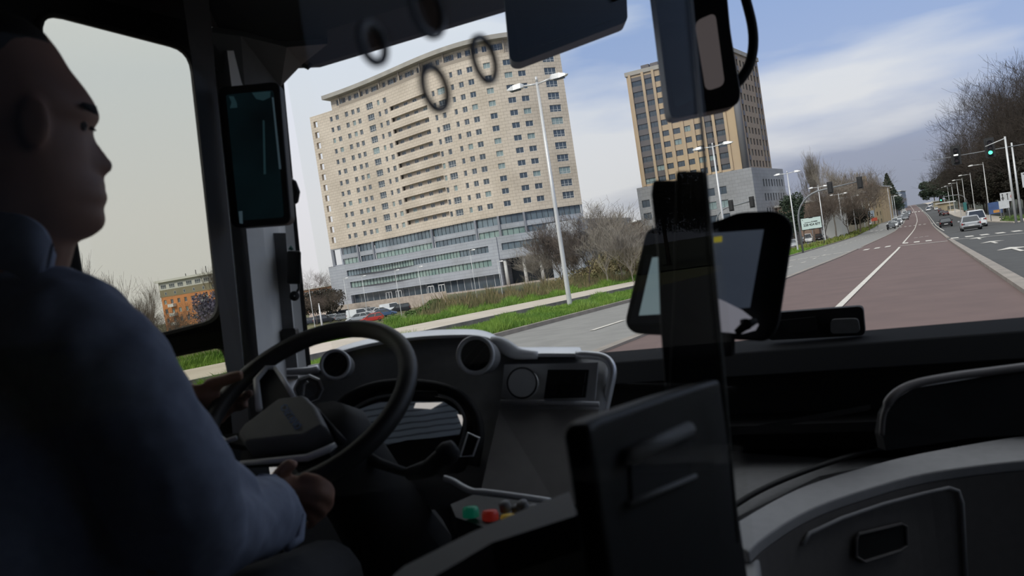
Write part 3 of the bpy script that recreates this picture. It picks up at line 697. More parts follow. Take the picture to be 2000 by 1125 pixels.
# terrace wall and steps in front of the base
M_ter = mat('terrace_stone', (.50, .42, .37), .9, scale=1.2, col2=(.38, .32, .28))
sT = BP.find(905, -2)
tm = facade(BP, -6, sT, -5.2, -1.9, [], off=6.5); wallseg(tm, BP.at(-6, 0, 6.5).xy, BP.at(-6, 0, -10).xy, -5.2, -1.9)
part(tm, 'terrace_wall', M_ter, b1)
part(slab(BP, -6, L, -2.9, -2.66, 6.3, -8, 20), 'terrace_floor', M_ter, b1)
for i in range(22): part(MB().tube([BP.at(-5+i*(sT+4)/22, -1.9, 6.4), BP.at(-5+i*(sT+4)/22, -.9, 6.4)], .05, 5), 'railing_post', M_frd, b1)
# ---------------------------------------------------------------- far tower with stone podium
def tower():
    dA, dC, dR = 212, 200, 218
    a = P(1222, 145, dA); c = P(1426, 110, dC); rr = P(1478, 118, dR)
    LF = Path([(a.x, a.y), (c.x, c.y)]); RF = Path([(c.x, c.y), (rr.x, rr.y)])
    z1 = a.z; e = empty('tower_block', (c.x, c.y, -3), 'tan and dark striped tower block on a grey stone podium behind the cab post', 'building'); ws = Wins(e)
    zp = 17.5
    lcols = [(1257.6, 3.9, 'k', 1), (1278, 2.2, 'k', 1), (1297.3, 1.9, 'd', 0), (1319, 1.9, 'd', 0), (1339, 1.9, 'd', 0), (1360.5, 2.0, 'd', 0), (1379, 2.2, 'k', 1), (1401, 4.0, 'k', 1)]
    nr = 10; zs = [zp+1.2+ (z1-zp-3.0)*k/nr for k in range(nr)]
    nr = round((z1-zp-2)/3.0); zs = [zp+1.0+(z1-zp-2)/nr*k for k in range(nr)]
    ops = []; st = MB()
    for px, w, k, dark in lcols:
        pyr = 242-(px-1257)*.09; s = LF.find(px, P(px, pyr, 206).z)
        for z in zs: ops.append((s-w/2, s+w/2, z, z+1.5)); ws.put(LF, s, z, w, 1.5, 'tk' if w > 3 else 'dk', M_gl if RB.random() > .15 else M_gl2)
        if dark:
            for k2 in range(len(zs)):
                zz = zs[k2]+1.5; zt = zs[k2+1] if k2+1 < len(zs) else z1-1.5
                q0, q1 = LF.at(s-w/2, 0, .06), LF.at(s+w/2, 0, .06); st.add([(q0.x, q0.y, zz), (q1.x, q1.y, zz), (q1.x, q1.y, zt), (q0.x, q0.y, zt)], [(0, 1, 2, 3)])
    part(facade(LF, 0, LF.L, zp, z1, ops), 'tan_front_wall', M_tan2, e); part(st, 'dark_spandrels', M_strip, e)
    for s in [LF.find(px, 35) for px in (1243, 1268, 1288, 1308, 1330, 1350, 1370, 1390, 1413)]: part(MB().box(LF.at(s, (zp+z1)/2, .2), (.7, .5, z1-zp-1), Matrix.Rotation(math.atan2(LF.nrm(0).x, -LF.nrm(0).y), 3, 'Z')), 'pilaster', M_tan2, e)
    part(MB().tube([LF.at(LF.L, zp, .2), LF.at(LF.L, z1, .2)], .9, 10), 'corner_shaft', M_stone2, e, smooth=True)
    ops = []; st = MB(); rc = [(1440, .9), (1449, .8), (1457, .8), (1464, .8), (1471, .8), (1477.5, .8), (1483, .8), (1489, .8)]
    n = 8
    for i in range(n):
        s = RF.L*(i+.75)/(n+.4); w = RF.L/n*.42
        for z in zs: ops.append((s-w/2, s+w/2, z, z+1.7)); ws.put(RF, s, z, w, 1.7, 'nk', M_gl if RB.random() > .3 else M_gl2)
        if i in (0, 1, 6, 7):
            for k2 in range(len(zs)):
                zz = zs[k2]+1.7; zt = zs[k2+1] if k2+1 < len(zs) else z1-1.5; q0, q1 = RF.at(s-w/2-.15, 0, .06), RF.at(s+w/2+.15, 0, .06); st.add([(q0.x, q0.y, zz), (q1.x, q1.y, zz), (q1.x, q1.y, zt), (q0.x, q0.y, zt)], [(0, 1, 2, 3)])
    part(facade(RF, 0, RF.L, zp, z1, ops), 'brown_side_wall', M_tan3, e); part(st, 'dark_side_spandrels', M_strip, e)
    bk = MB(); bL = a-(rr-c)*-1; wallseg(bk, rr.xy, (a+(rr-c)).xy, zp, z1); wallseg(bk, (a+(rr-c)).xy, a.xy, zp, z1)
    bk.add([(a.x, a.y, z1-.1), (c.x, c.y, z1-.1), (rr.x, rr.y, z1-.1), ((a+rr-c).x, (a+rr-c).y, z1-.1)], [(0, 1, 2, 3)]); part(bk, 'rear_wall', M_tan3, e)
    cp = slab(LF, -.3, LF.L+.3, z1-.8, z1+.3, .4, -1, 2); slab(RF, -.3, RF.L+.3, z1-.8, z1+.3, .4, -1, 2, cp); part(cp, 'coping', M_roofc, e)
    for px in (1257, 1275, 1310): part(MB().box(LF.at(LF.find(px, z1), z1+.8, -3), (2.2, 2.2, 1.8)), 'chimney', M_strip, e)
    # podium
    n_ = LF.nrm(0); m_ = RF.nrm(0); dL = (LF.p[1]-LF.p[0]).normalized(); dR = (RF.p[1]-RF.p[0]).normalized()
    PL = Path([tuple(LF.p[0]-dL*1.2+n_*1.5), tuple(LF.p[1]+n_*1.5+dL*1.5)]); PR = Path([tuple(LF.p[1]+n_*1.5+dL*1.5), tuple(RF.p[1]+m_*1.5+dR*5.0)])
    po = []
    for px in (1388, 1411): 
        for z in (13.2, 9.6, 6.0, 2.4): s = PL.find(px, 13); po.append((s-1.1, s+1.1, z-1, z+1)); ws.put(PL, s, z-1, 2.2, 2.0, 'dk', M_gl if z != 9.6 else M_gl2)
    for px in (1262, 1290, 1320, 1350):
        for z in (13.2, 9.6, 6.0, 2.4): s = PL.find(px, 13); po.append((s-1.1, s+1.1, z-1, z+1)); ws.put(PL, s, z-1, 2.2, 2.0, 'dk', M_gl)
    part(facade(PL, 0, PL.L, -4, zp+.3, po), 'podium_front_wall', M_stone2, e)
    po = []
    for i in range(8):
        for z in (13.8, 9.9, 6.0, 2.1): s = PR.L*(.27+.69*(i+.5)/8); po.append((s-.55, s+.55, z-1, z+1)); ws.put(PR, s, z-1, 1.1, 2.0, 'nk', M_gl)
    part(facade(PR, 0, PR.L, -4, zp+.3, po, depth=.6), 'podium_side_wall', M_stone2, e)
    pr = MB(); q0, q1, q2 = PL.p[0], PL.p[1], PR.p[1]; q3 = q0+q2-q1
    pr.add([(q.x, q.y, zp+.2) for q in (q0, q1, q2, q3)], [(0, 1, 2, 3)]); wallseg(pr, q0, q3, -4, zp+.3); part(pr, 'podium_roof', M_stone2, e)
    ws.done()
tower()
# ---------------------------------------------------------------- simple blocks (orange, ochre, small ones)
def block(name, label, L_, R_, depth, ztop, zbase, wm, rowsz, ncol, ww, wh, gm=M_gl, roof=None, extra=None, base=None, frame='d'):
    a, b = L_, R_; PA = Path([(a.x, a.y), (b.x, b.y)]); n = PA.nrm(0); e = empty(name, ((a.x+b.x)/2, (a.y+b.y)/2, zbase), label, 'building'); ws = Wins(e); ops = []
    for z in rowsz:
        for i in range(ncol):
            s = PA.L*(i+.5)/ncol; ops.append((s-ww/2, s+ww/2, z, z+wh)); ws.put(PA, s, z, ww, wh, frame, gm if RB.random() > .2 else M_gl2)
    part(facade(PA, 0, PA.L, zbase, ztop, ops), 'front_wall', wm, e)
    sd_ = MB(); c, d = b.xy-n*depth, a.xy-n*depth; wallseg(sd_, b.xy, c, zbase, ztop); wallseg(sd_, c, d, zbase, ztop); wallseg(sd_, d, a.xy, zbase, ztop); part(sd_, 'side_wall', wm, e)
    if roof == 'flat': part(slab(PA, -.6, PA.L+.6, ztop, ztop+.5, .8, -depth-.8, 2), 'roof', M_white, e)
    elif roof == 'hip':
        r = MB(); o = .7; P_ = [PA.at(-o, ztop, o), PA.at(PA.L+o, ztop, o), PA.at(PA.L+o, ztop, -depth-o), PA.at(-o, ztop, -depth-o)]; hgt = 3.0
        Q_ = [PA.at(depth/2, ztop+hgt, -depth/2), PA.at(max(PA.L-depth/2, depth/2+.1), ztop+hgt, -depth/2)]; r.add(P_+Q_, [(0, 1, 5, 4), (1, 2, 5), (2, 3, 4, 5), (3, 0, 4), (0, 3, 2, 1)]); part(r, 'tiled_roof', M_tile, e)
    if extra: extra(e, PA, ws)
    ws.done(); return e
def oex(e, PA, ws):
    z0 = e.location.z; zt = ZO
    up = MB(); facade(PA, -.2, PA.L+.2, zt-5.0, zt-2.7, [], off=.06, mb=up); part(up, 'olive_band', M_olive, e)
    up = MB(); facade(PA, -.2, PA.L+.2, zt-2.7, zt, [], off=.1, mb=up); part(up, 'white_attic_wall', M_white, e)
    part(slab(PA, -.8, PA.L+.8, zt-.2, zt+.5, 1.2, -12, 2), 'roof', M_white, e)
    for i in range(12): s = PA.L*(i+.5)/12; ws.put(PA, s, zt-2.3, 2.4, 1.3, 't', M_gl, back=-.16)
    for i in range(11): s = PA.L*(i+.6)/11; ws.put(PA, s, zt-4.5, .8, 1.0, 'n', M_gl, back=-.12)
    for s in [PA.L*f for f in (.11, .43, .68, .93)]:
        for k in range(4):
            z = zt-8.0-3*k; part(MB().box(PA.at(s, z, .7), (2.4, 1.3, 1.0), Matrix.Rotation(math.atan2(PA.nrm(0).x, -PA.nrm(0).y), 3, 'Z')), 'balcony', M_fr, e)
    for i in range(7):
        s = PA.L*(.2+.1*i); part(MB().tube([PA.at(s, zt+.4, -3), PA.at(s, zt+1.6+(i % 3)*.6, -3)], .12, 5), 'roof_mast', M_rust if i > 2 else M_black, e)
oa, ob = P(310, 552, 250), P(520, 520, 232); ZO = oa.z; ob.z = ZO
block('apartment_block', 'orange apartment block with white balconies seen through the side window', oa, ob, 12, ZO-.3, -6, M_orange, [ZO-7.4-3*k for k in range(4)], 15, 1.2, 1.4, roof=None, extra=oex)
ya, yb = P(1690, 384, 345), P(1733, 374, 385); zy = P(1733, 368, 385).z
ya = P(1695, 385, 330); yc = P(1722, 384, 352)
def yex(e, PA, ws):
    part(MB().box(PA.at(PA.L*.9, zy+3.4, -5), (2.6, 2.6, 3.2)), 'chimney', M_yel, e)
    for s in (.45, .8): part(MB().tube([PA.at(PA.L*s, zy+2, -4), PA.at(PA.L*s, zy+6.5, -4)], .12, 5).box(PA.at(PA.L*s, zy+5.6, -4), (.5, .5, 1.5)), 'antenna_mast', M_poled, e)
ra, rb = P(1683, 372, 300), P(1716, 362, 318); zy = P(1716, 364, 318).z
block('ochre_building', 'ochre four-storey building with red tiled hip roof', ra, rb, 9, zy, -5, M_yel, [zy-2.6-3.1*k for k in range(5)], 5, 1.3, 1.6, roof='hip', extra=yex, frame='nk')
a, b = P(1716.5, 362, 318), P(1737, 366, 345)
block('ochre_building', 'plain ochre end block facing the road right of the tiled roof', a, b, 14, zy-.2, -5, mat('ochre_plain', (.55, .40, .22), .8, scale=.2, col2=(.50, .36, .19)), [zy-4], 1, .8, 1.0, roof='flat', frame='nk')
a, b = P(1556, 400, 215), P(1592, 396, 208)
block('cream_house', 'cream low-rise with dark windows above the billboard', a, b, 10, b.z, -5, M_white, [b.z-2.8, b.z-5.9], 4, 2.6, 1.5, roof='flat', frame='nk')
a, b = P(1592, 394, 206), P(1645, 384, 240)
block('brick_house', 'dull brown building hidden behind the bare thicket', a, b, 10, b.z-1, -5, mat('brown_brick', (.20, .13, .10), .9, scale=.3, col2=(.26, .19, .15)), [b.z-4], 6, 1.6, 1.5, roof='flat', frame='nk')
a, b = P(1645, 372, 260), P(1686, 366, 275)
block('beige_house', 'beige building left of the ochre one behind bare branches', a, b, 10, b.z-2, -5, mat('beige_render', (.42, .36, .24), .9, scale=.3, col2=(.35, .30, .21)), [b.z-5, b.z-8.2, b.z-11.4], 5, 1.4, 1.5, roof='flat', frame='nk')
a, b = P(1758, 373.5, 560), P(1768, 372, 590)
block('blue_grey_tower', 'small blue-grey tower at the far end of the road', a, b, 16, a.z, -3, mat('bluegrey_render', (.24, .29, .36), .7, scale=.1, col2=(.28, .33, .40)), [a.z-4-4*k for k in range(5)], 4, 1.6, 2, roof='flat', frame='nk')
a, b = P(583, 569, 330), P(662, 557, 300)
block('brick_terrace', 'orange brick terrace with white attic behind the car park', a, b, 12, a.z, -6, mat('terrace_brick', (.45, .24, .13), .9, scale=.3, col2=(.38, .20, .12)), [a.z-2.2], 16, 2.2, 1.4, roof='flat')
a, b = P(1206, 441, 230), P(1245, 437, 225)
block('brick_terrace', 'low brick-roofed building behind scrub right of the annex', a, b, 12, a.z, -5, MATS['terrace_brick'], [a.z-3], 4, 2, 1.5, roof='flat')
a, b = P(1520, 424, 170), P(1560, 419, 175)
block('grey_shed', 'dark grey shed behind the tablet, right of the podium', a, b, 8, b.z-.5, -5, M_strip, [b.z-3], 4, 2, 1.5, roof='flat', frame='nk')
# distant houses both sides of the far road
for i, (pa, pb, dd, hh, lb, mm) in enumerate([((1742, 393), (1756, 391), 430, 0, 'row of grey houses behind the flagpoles', M_stone2), ((1838, 392), (1850, 391), 420, 0, 'pale house front beyond the pines', MATS['beige_render']), ((1851, 396), (1862, 397), 330, 0, 'small beige kiosk building by the far right footpath', MATS['beige_render'])]):
    a, b = P(*pa, dd), P(*pb, dd); block('distant_house', lb, a, b, 8, a.z, -5, mm, [a.z-3], 3, 1.5, 1.5, roof='flat', frame='nk')
# ================================================================ STREET LAMPS
def lamp(pos, H, arms, label, group, rz=0, arm=1.15, r=.11, name='street_lamp'):
    e = empty(name, pos, label, 'street lamp', group, rz)
    MB().tube([(0, 0, -.2), (0, 0, .0), (0, 0, H*.45), (0, 0, H)], [r*1.15, r*1.1, r*.85, r*.55], 12).tube([(0, 0, H), (0, 0, H+.25)], [r*.6, r*.45], 10).build('pole', M_pole, parent=e, smooth=True)
    for sgn in arms:
        MB().tube([(0, 0, H-.1), (sgn*arm, 0, H-.02)], .045, 8).build('arm', M_pole, parent=e, smooth=True)
        hd = MB(); x0, x1 = sgn*(arm-.05), sgn*(arm+.85)
        ring = lambda x, w, a, b: [(x, -w, a), (x, w, a), (x, w*.75, b), (x, -w*.75, b)]
        hd.loft([ring(x0, .05, H-.07, H+.05), ring(x0+sgn*.12, .14, H-.10, H+.14), ring(x0+sgn*.5, .17, H-.12, H+.12), ring(x1-sgn*.1, .12, H-.07, H+.03), ring(x1, .04, H-.02, H+.0)])
        o = hd.build('lamp_head', M_pole, parent=e)
        MB().bx(x0+sgn*.2, x0+sgn*.7, -.11, .11, H-.15, H-.115).build('lens', M_frd, parent=o)
    return e
def Xp(x, y): return Vector((x, y, gh(y)))
lamp(Xp(-14.95, 32.9), 10.75, (1, -1), 'nearest tall double-headed street lamp in front of the tan high-rise', 'double-headed median lamps', arm=.75)
ys_ = [XatY(1426.5, -14.9), XatY(1559, -15.2), XatY(1613.3, -16.4), XatY(1649.3, -17.2), XatY(1673, -17.3), XatY(1690.5, -17.4), XatY(1703, -17.5), XatY(1712, -17.6), XatY(1720, -17.6)]
lb = ['double-headed street lamp in front of the grey tower podium', 'double-headed street lamp right of the tablet, left of the billboard', 'street lamp just right of the billboard with faint double head', 'street lamp in front of the broad bare tree', 'street lamp left of the ochre building', 'street lamp in front of the plane tree trunk', 'street lamp beside the white van on the service road', 'street lamp at the end of the grass median', 'farthest lamp of the median row']
for i, (y, l) in enumerate(zip(ys_, lb)):
    X = [-14.9, -15.2, -16.4, -17.2, -17.3, -17.4, -17.5, -17.6, -17.6][i]
    lamp(Xp(X, y), 10.75, (1, -1) if i < 4 else (1,), l, 'double-headed median lamps', arm=.9 if i < 3 else 1.2)
for i, px in enumerate([1735.5, 1741, 1745, 1748, 1751, 1753.5, 1756]):
    y = XatY(px, -17.6) if False else None
    p = at(px, [330, 360, 395, 430, 470, 510, 550][i]); lamp(p, 10.5 if i else 14, (1,), ['pale tall post right of the ochre end block', 'first thin lamp post after the ochre end block', 'second thin lamp post after the ochre end block', 'third thin lamp post after the ochre end block', 'fourth thin lamp post after the ochre end block', 'thin lamp post near the blue-grey tower', 'farthest thin lamp post on the left side'][i], 'thin posts along the far left kerb', arm=1.1, r=.13 if i else .25)
for i, (px, X) in enumerate([(1934.7, 10.8), (1906.5, 10.6), (1889, 10.4), (1877.5, 10.3), (1866, 10.2), (1857, 10.1), (1847, 10)]):
    lamp(Xp(X, XatY(px, X)), 10.6, (-1,), ['single-armed street lamp left of the lane sign boards', 'single-armed street lamp above the silver car', 'street lamp behind the silver car\'s left side', 'street lamp left of the curved far signal mast', 'fifth street lamp of the right row, counting from the right', 'street lamp by the white kiosk', 'farthest street lamp of the right row'][i], 'single-armed lamps along the right kerb', arm=1.6)
for i, (px, d, H) in enumerate([(602, 150, 9), (616, 140, 5), (671, 165, 9.5), (706, 170, 9.5), (771, 160, 9.5), (816, 160, 9.5), (920, 150, 11), (970, 150, 8), (1232, 120, 9)]):
    p = at(px, d)
    lamp(p, H, (1,) if i != 1 else (), ['thin lamp post at the far left of the car park', 'short white post beside the car park', 'thin lamp in front of the grey base\'s left corner', 'thin lamp left of the shopfront', 'thin lamp in front of the glass doors', 'thin lamp in front of the green ribbon windows', 'tall thin lamp in front of the base middle', 'thin lamp at the inner corner of the base', 'thin post seen through scrub near the rusty post'][i], 'thin car park lamps', arm=.5, r=.07 if i != 1 else .2)
# rusty post with arm, orange hydrant
p = G(1243, 541); e = empty('rusty_post', p, 'rusty square post standing at the verge left of the tablet', 'post'); MB().bx(-.09, .09, -.09, .09, 0, 4.6).build('post', M_rust, parent=e)
p2 = G(1233, 537); e = empty('fire_hydrant', p2, 'small orange hydrant beside the rusty post', 'hydrant'); MB().lathe((0, 0, 0), (0, 0, 1), [(.14, 0), (.14, .1), (.11, .12), (.11, .55), (.13, .58), (.10, .72), (.001, .78)], 12).tube([(-.2, 0, .45), (.2, 0, .45)], .05, 8).build('body', mat('orange_enamel', (.65, .22, .03), .5), parent=e, smooth=True)
# ================================================================ TRAFFIC SIGNALS
M_green = mat('green_lamp_lit', (.10, 1.0, .55), .3, emit=2.2); M_wlamp = mat('white_bar_lit', (.9, .95, .9), .3, emit=1.3); M_lens = mat('lens_unlit', (.03, .02, .02), .3)
def signal_head(name, pos, s, lit, label, group, face=-1, parent_hang=True):
    e = empty(name, pos, label, 'traffic light', group); h = 1.0*s; w = .33*s
    MB().bx(-w/2, w/2, -.12*s, .12*s, -h*.5, h*.5).build('housing', M_black, parent=e, bevel=.03)
    MB().bx(-w*.85, w*.85, -.01, .015, -h*.62, h*.62).build('backboard', M_black, parent=e, bevel=.01)
    for i in range(3):
        z = h*.32*(1-i); m = M_lens
        o = MB().lathe((0, face*.12*s, z), (0, face, 0), [(.001, .01), (.115*s, .01), (.115*s, -.02)], 16).build('lens', m, parent=e, smooth=False)
        if lit == ('green', i)[0] and i == 2: o.data.materials[0] = M_green; o['label'] = 'lit green lens'
        v = MB().lathe((0, face*.13*s, z), (0, face, 0), [(.13*s, 0), (.13*s, .16*s)], 16); v.build('visor', M_black, parent=e)
    if lit == 'bar': MB().bx(-.13*s, .13*s, face*.17*s-.01, face*.17*s+.01, -.04*s, .05*s).build('lit_bar', M_wlamp, parent=e)
    return e
def gantry(name, base, pts, r, label):
    e = empty(name, base, label, 'signal mast'); MB().tube([Vector(p)-base for p in pts], r, 8).build('mast', M_poled, parent=e, smooth=True); return e
# left curved mast
b0 = at(1557, 95); za = gh(b0.y)+7.3
def arc(b, za, endx, R=3.2, rise=.3, up=True, sx_=1):
    pts = [b, Vector((b.x, b.y, za-R))]
    for i in range(1, 8):
        t = PI/2*i/8; pts.append(Vector((b.x+sx_*R*(1-math.cos(t)), b.y, za-R+R*math.sin(t))))
    pts.append(Vector((b.x+sx_*R, b.y, za))); pts.append(Vector((endx, b.y, za+rise))); return pts
gantry('signal_mast', b0, arc(b0, za, b0.x+7.7), [.12]*2+[.11]*7+[.09, .06], 'curved grey signal mast over the left carriageway')
for x, l in ((4.1, 'black signal head midway along the left curved mast'), (7.4, 'black signal head at the tip of the left curved mast')): signal_head('traffic_light', Vector((b0.x+x, b0.y-.16, za+.1)), 1.15, '', l, 'signal heads over the left carriageway', face=1)
b0 = at(1399, 95); za = gh(b0.y)+6.9
gantry('signal_mast', b0, arc(b0, za, b0.x+4.9, R=1.9), .09, 'curved grey signal mast in front of the stone podium')
for x, l in ((2.1, 'black signal head nearer the curve of the podium mast'), (4.6, 'black signal head at the tip of the podium mast')): signal_head('traffic_light', Vector((b0.x+x, b0.y-.16, za+.1)), 1.1, '', l, 'signal heads in front of the podium', face=1)
# right masts
pb = G(1985, 437); e = empty('signal_post', pb, 'tall pale signal post with short top bracket above the wood edge', 'post')
MB().tube([(0, 0, 0), (0, 0, 10.1)], [.14, .10], 10).tube([(0, 0, 9.9), (-2.0, 0, 9.35)], .05, 6).build('post', M_pole, parent=e, smooth=True)
pc = G(1996, 434); za = pc.z+9.15; e = empty('signal_mast', pc, 'straight signal mast whose long arm carries the green light', 'signal mast')
MB().tube([(0, 0, 0), (0, 0, 9.6)], [.15, .09], 10).build('post', M_pole, parent=e, smooth=True); MB().tube([(-8.6, -.1, 9.15), (5, -.1, 9.15)], .05, 8).build('arm', M_poled, parent=e, smooth=True)
def onray(px, d, z): p = P(px, 300, d); return Vector((p.x, pc.y-.35, z))
def xcol(px, y, z):
    lo, hi = -30, 40
    for _ in range(40):
        m = (lo+hi)/2; v = Vector((m, y, z))-CAM
        if 1000+F*v.dot(cr)/v.dot(cf) < px: lo = m
        else: hi = m
    return lo
signal_head('traffic_light', Vector((xcol(1867, pc.y-.35, za), pc.y-.35, za+.1)), 1.9, 'bar', 'black signal head with a lit white bar at the arm\'s left end', 'signal heads on the right arm')
signal_head('traffic_light', Vector((xcol(1933.5, pc.y-.35, za), pc.y-.35, za+.3)), 1.9, 'green', 'black signal head with green light lit', 'signal heads on the right arm')
b0 = at(1884, 215); za = gh(b0.y)+6.6
gantry('signal_mast', b0, arc(b0, za, b0.x-6.2, R=2.4, sx_=-1, rise=0), .11, 'small far curved signal mast over the right carriageway')
signal_head('traffic_light', Vector((b0.x-6.2, b0.y-.3, za-.3)), 1.6, 'green', 'small far green light over the right carriageway', None)
signal_head('traffic_light', Vector((b0.x-.1, b0.y-.3, gh(b0.y)+3)), 1.3, '', 'small signal head on the far mast\'s post', None)
# ================================================================ SIGNS
M_sign = mat('sign_white', (.55, .57, .60), .5, scale=2, col2=(.48, .50, .52)); M_bill = mat('billboard_pale_green', (.52, .64, .60), .6, scale=.8, col2=(.56, .66, .63)); M_blue = mat('poster_blue', (.03, .06, .16), .6, scale=1.2, col2=(.05, .10, .25))
def board(name, px, py, d, w, h, m, label, legs=2, cat='sign', rz=0, post=M_poled):
    c = P(px, py, d); g = gh(c.y); e = empty(name, Vector((c.x, c.y, g)), label, cat, rz=rz); z = c.z-g
    MB().bx(-w/2, w/2, -.05, .05, z-h/2, z+h/2).build('panel', m, parent=e, bevel=.01)
    for i in range(legs): x = 0 if legs == 1 else (-.4+.8*i)*w; MB().tube([(x, .08, -.2), (x, .08, z+h*.4)], .07, 8).build('post', post, parent=e, smooth=True)
    return e, z
e, z = board('billboard', 1584.5, 436, 128, 3.1, 1.85, M_bill, 'pale green billboard with dark number beside the curved mast', 1, 'billboard', rz=math.radians(8))
MB().bx(-1.65, 1.65, .04, .09, z-1.02, z+1.02).bx(-.3, .3, -.07, .0, z+.86, z+1.06).bx(-.5, .5, -.07, 0, z-1.06, z-.9).build('frame', M_black, parent=e)
def text(s, size, loc, m, parent, rz=0, rx=PI/2, name='lettering', ext=.005, M=None, bold=False):
    cu_ = bpy.data.curves.new(name, 'FONT'); cu_.body = s; cu_.size = size; cu_.extrude = ext; cu_.align_x = 'CENTER'; cu_.align_y = 'CENTER'
    if bold: cu_.offset = size*.02
    o = bpy.data.objects.new(name, cu_); C.objects.link(o)
    dg = bpy.context.evaluated_depsgraph_get(); me = bpy.data.meshes.new_from_object(o.evaluated_get(dg)); bpy.data.objects.remove(o)
    me.materials.clear(); me.materials.append(m); o = bpy.data.objects.new(name, me); C.objects.link(o)
    if M is not None: o.matrix_world = M
    else: o.location = loc; o.rotation_euler = (rx, 0, rz)
    if parent: o.parent = parent
    return o
text('228 424 877', .52, (.05, -.07, z-.22), M_black, e, bold=True)
MB().bx(-1.05, .0, -.065, -.055, z+.16, z+.24).bx(.08, .22, -.065, -.055, z+.12, z+.36).bx(.32, .98, -.065, -.055, z+.18, z+.32).bx(-1.38, -1.25, -.065, -.055, z+.62, z+.75).build('text_line', M_black, parent=e)
board('small_sign', 1605, 442, 128, .55, .4, M_sign, 'small white square sign right of the billboard', 1)
e, z = board('lane_sign', 1967, 384.5, 125, 1.9, 1.5, M_sign, 'white lane sign with arrows and a red ring behind the signal post', 2)
ar = MB()
for x in (-.62, .05, .62): ar.bx(x-.05, x+.05, -.07, -.055, z-.55, z+.45)
for x in (-.62, .05): ar.prism([(x-.14, -.07, z+.4), (x+.14, -.07, z+.4), (x, -.07, z+.62)], (0, .015, 0))
ar.build('arrow', M_black, parent=e); MB().tube([(.62+.17*math.cos(t*PI/8), -.07, z+.17*math.sin(t*PI/8)) for t in range(16)], .035, 5, closed=True).build('ring', mat('sign_red', (.5, .03, .03), .5), parent=e)
MB().tube([(-.62+.15*math.cos(t*PI/8), -.07, z-.15+.15*math.sin(t*PI/8)) for t in range(16)], .035, 5, closed=True).build('ring', M_black, parent=e)
board('lower_sign', 1961, 399.5, 112, 1.3, 1.15, M_sign, 'plain pale sign board just below the lane sign', 2)
e, z = board('advance_sign', 2009, 350, 108, 1.6, 2.1, M_sign, 'white road sign with black triangle at the right frame edge', 1)
MB().prism([(-.35, -.07, z+.55), (.55, -.07, z+.55), (.1, -.07, z-.15)], (0, .015, 0)).bx(-.6, .6, -.07, -.055, z+.75, z+.9).bx(-.1, .4, -.07, -.055, z-.65, z-.5).build('symbol', M_black, parent=e)
e, z = board('poster_stand', 1943.5, 406, 125, 1.9, 1.9, M_blue, 'dark blue poster panel left of the sign boards', 2, 'poster')
MB().bx(-.3, .55, -.07, -.055, z-.8, z-.35).build('poster_patch', mat('poster_orange', (.45, .22, .06), .6), parent=e)
board('blue_sign', 1885, 403, 180, .7, 1.9, mat('sign_teal', (.03, .16, .16), .5), 'small teal sign panel beside the lamp left of the silver car', 1)
board('blue_sign', 1698.5, 418, 300, 3.2, 2.4, mat('sign_bluegrey', (.25, .30, .36), .5), 'blue-grey sign panel in front of the ochre building', 2)
e, z = board('red_board', 1707.5, 428.5, 260, 1.9, 1.1, mat('board_red', (.38, .06, .03), .6), 'red board above the low wall at the ochre building\'s foot', 2)
# low walls / hoarding
p0, p1 = at(1880, 150), at(1867, 330)
wl_ = MB().box((-31.9, 250, gh(250)+.6), (.3, 150, 1.6)); tag(wl_.build('low_wall', M_white), 'long low pale wall along the far left footpath', 'wall')
wl_ = MB().box((14.3, 330, gh(330)+.6), (.3, 130, 1.8)); tag(wl_.build('low_wall', mat('cream_wall', (.24, .20, .15), .9, scale=.3, col2=(.18, .16, .12))), 'long cream wall beyond the right footpath below the pines', 'wall')
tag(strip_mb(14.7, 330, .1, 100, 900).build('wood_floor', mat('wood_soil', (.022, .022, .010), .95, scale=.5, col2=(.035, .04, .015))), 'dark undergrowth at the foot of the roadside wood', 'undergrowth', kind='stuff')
blades('roadside_grass', [(12.3, 14.2, 114, 170, .15), (9.9, 10.5, 114, 135, .15)], M_leafg, .35, 2500, .04, 'short grass tufts along the right footpath', seed=11)
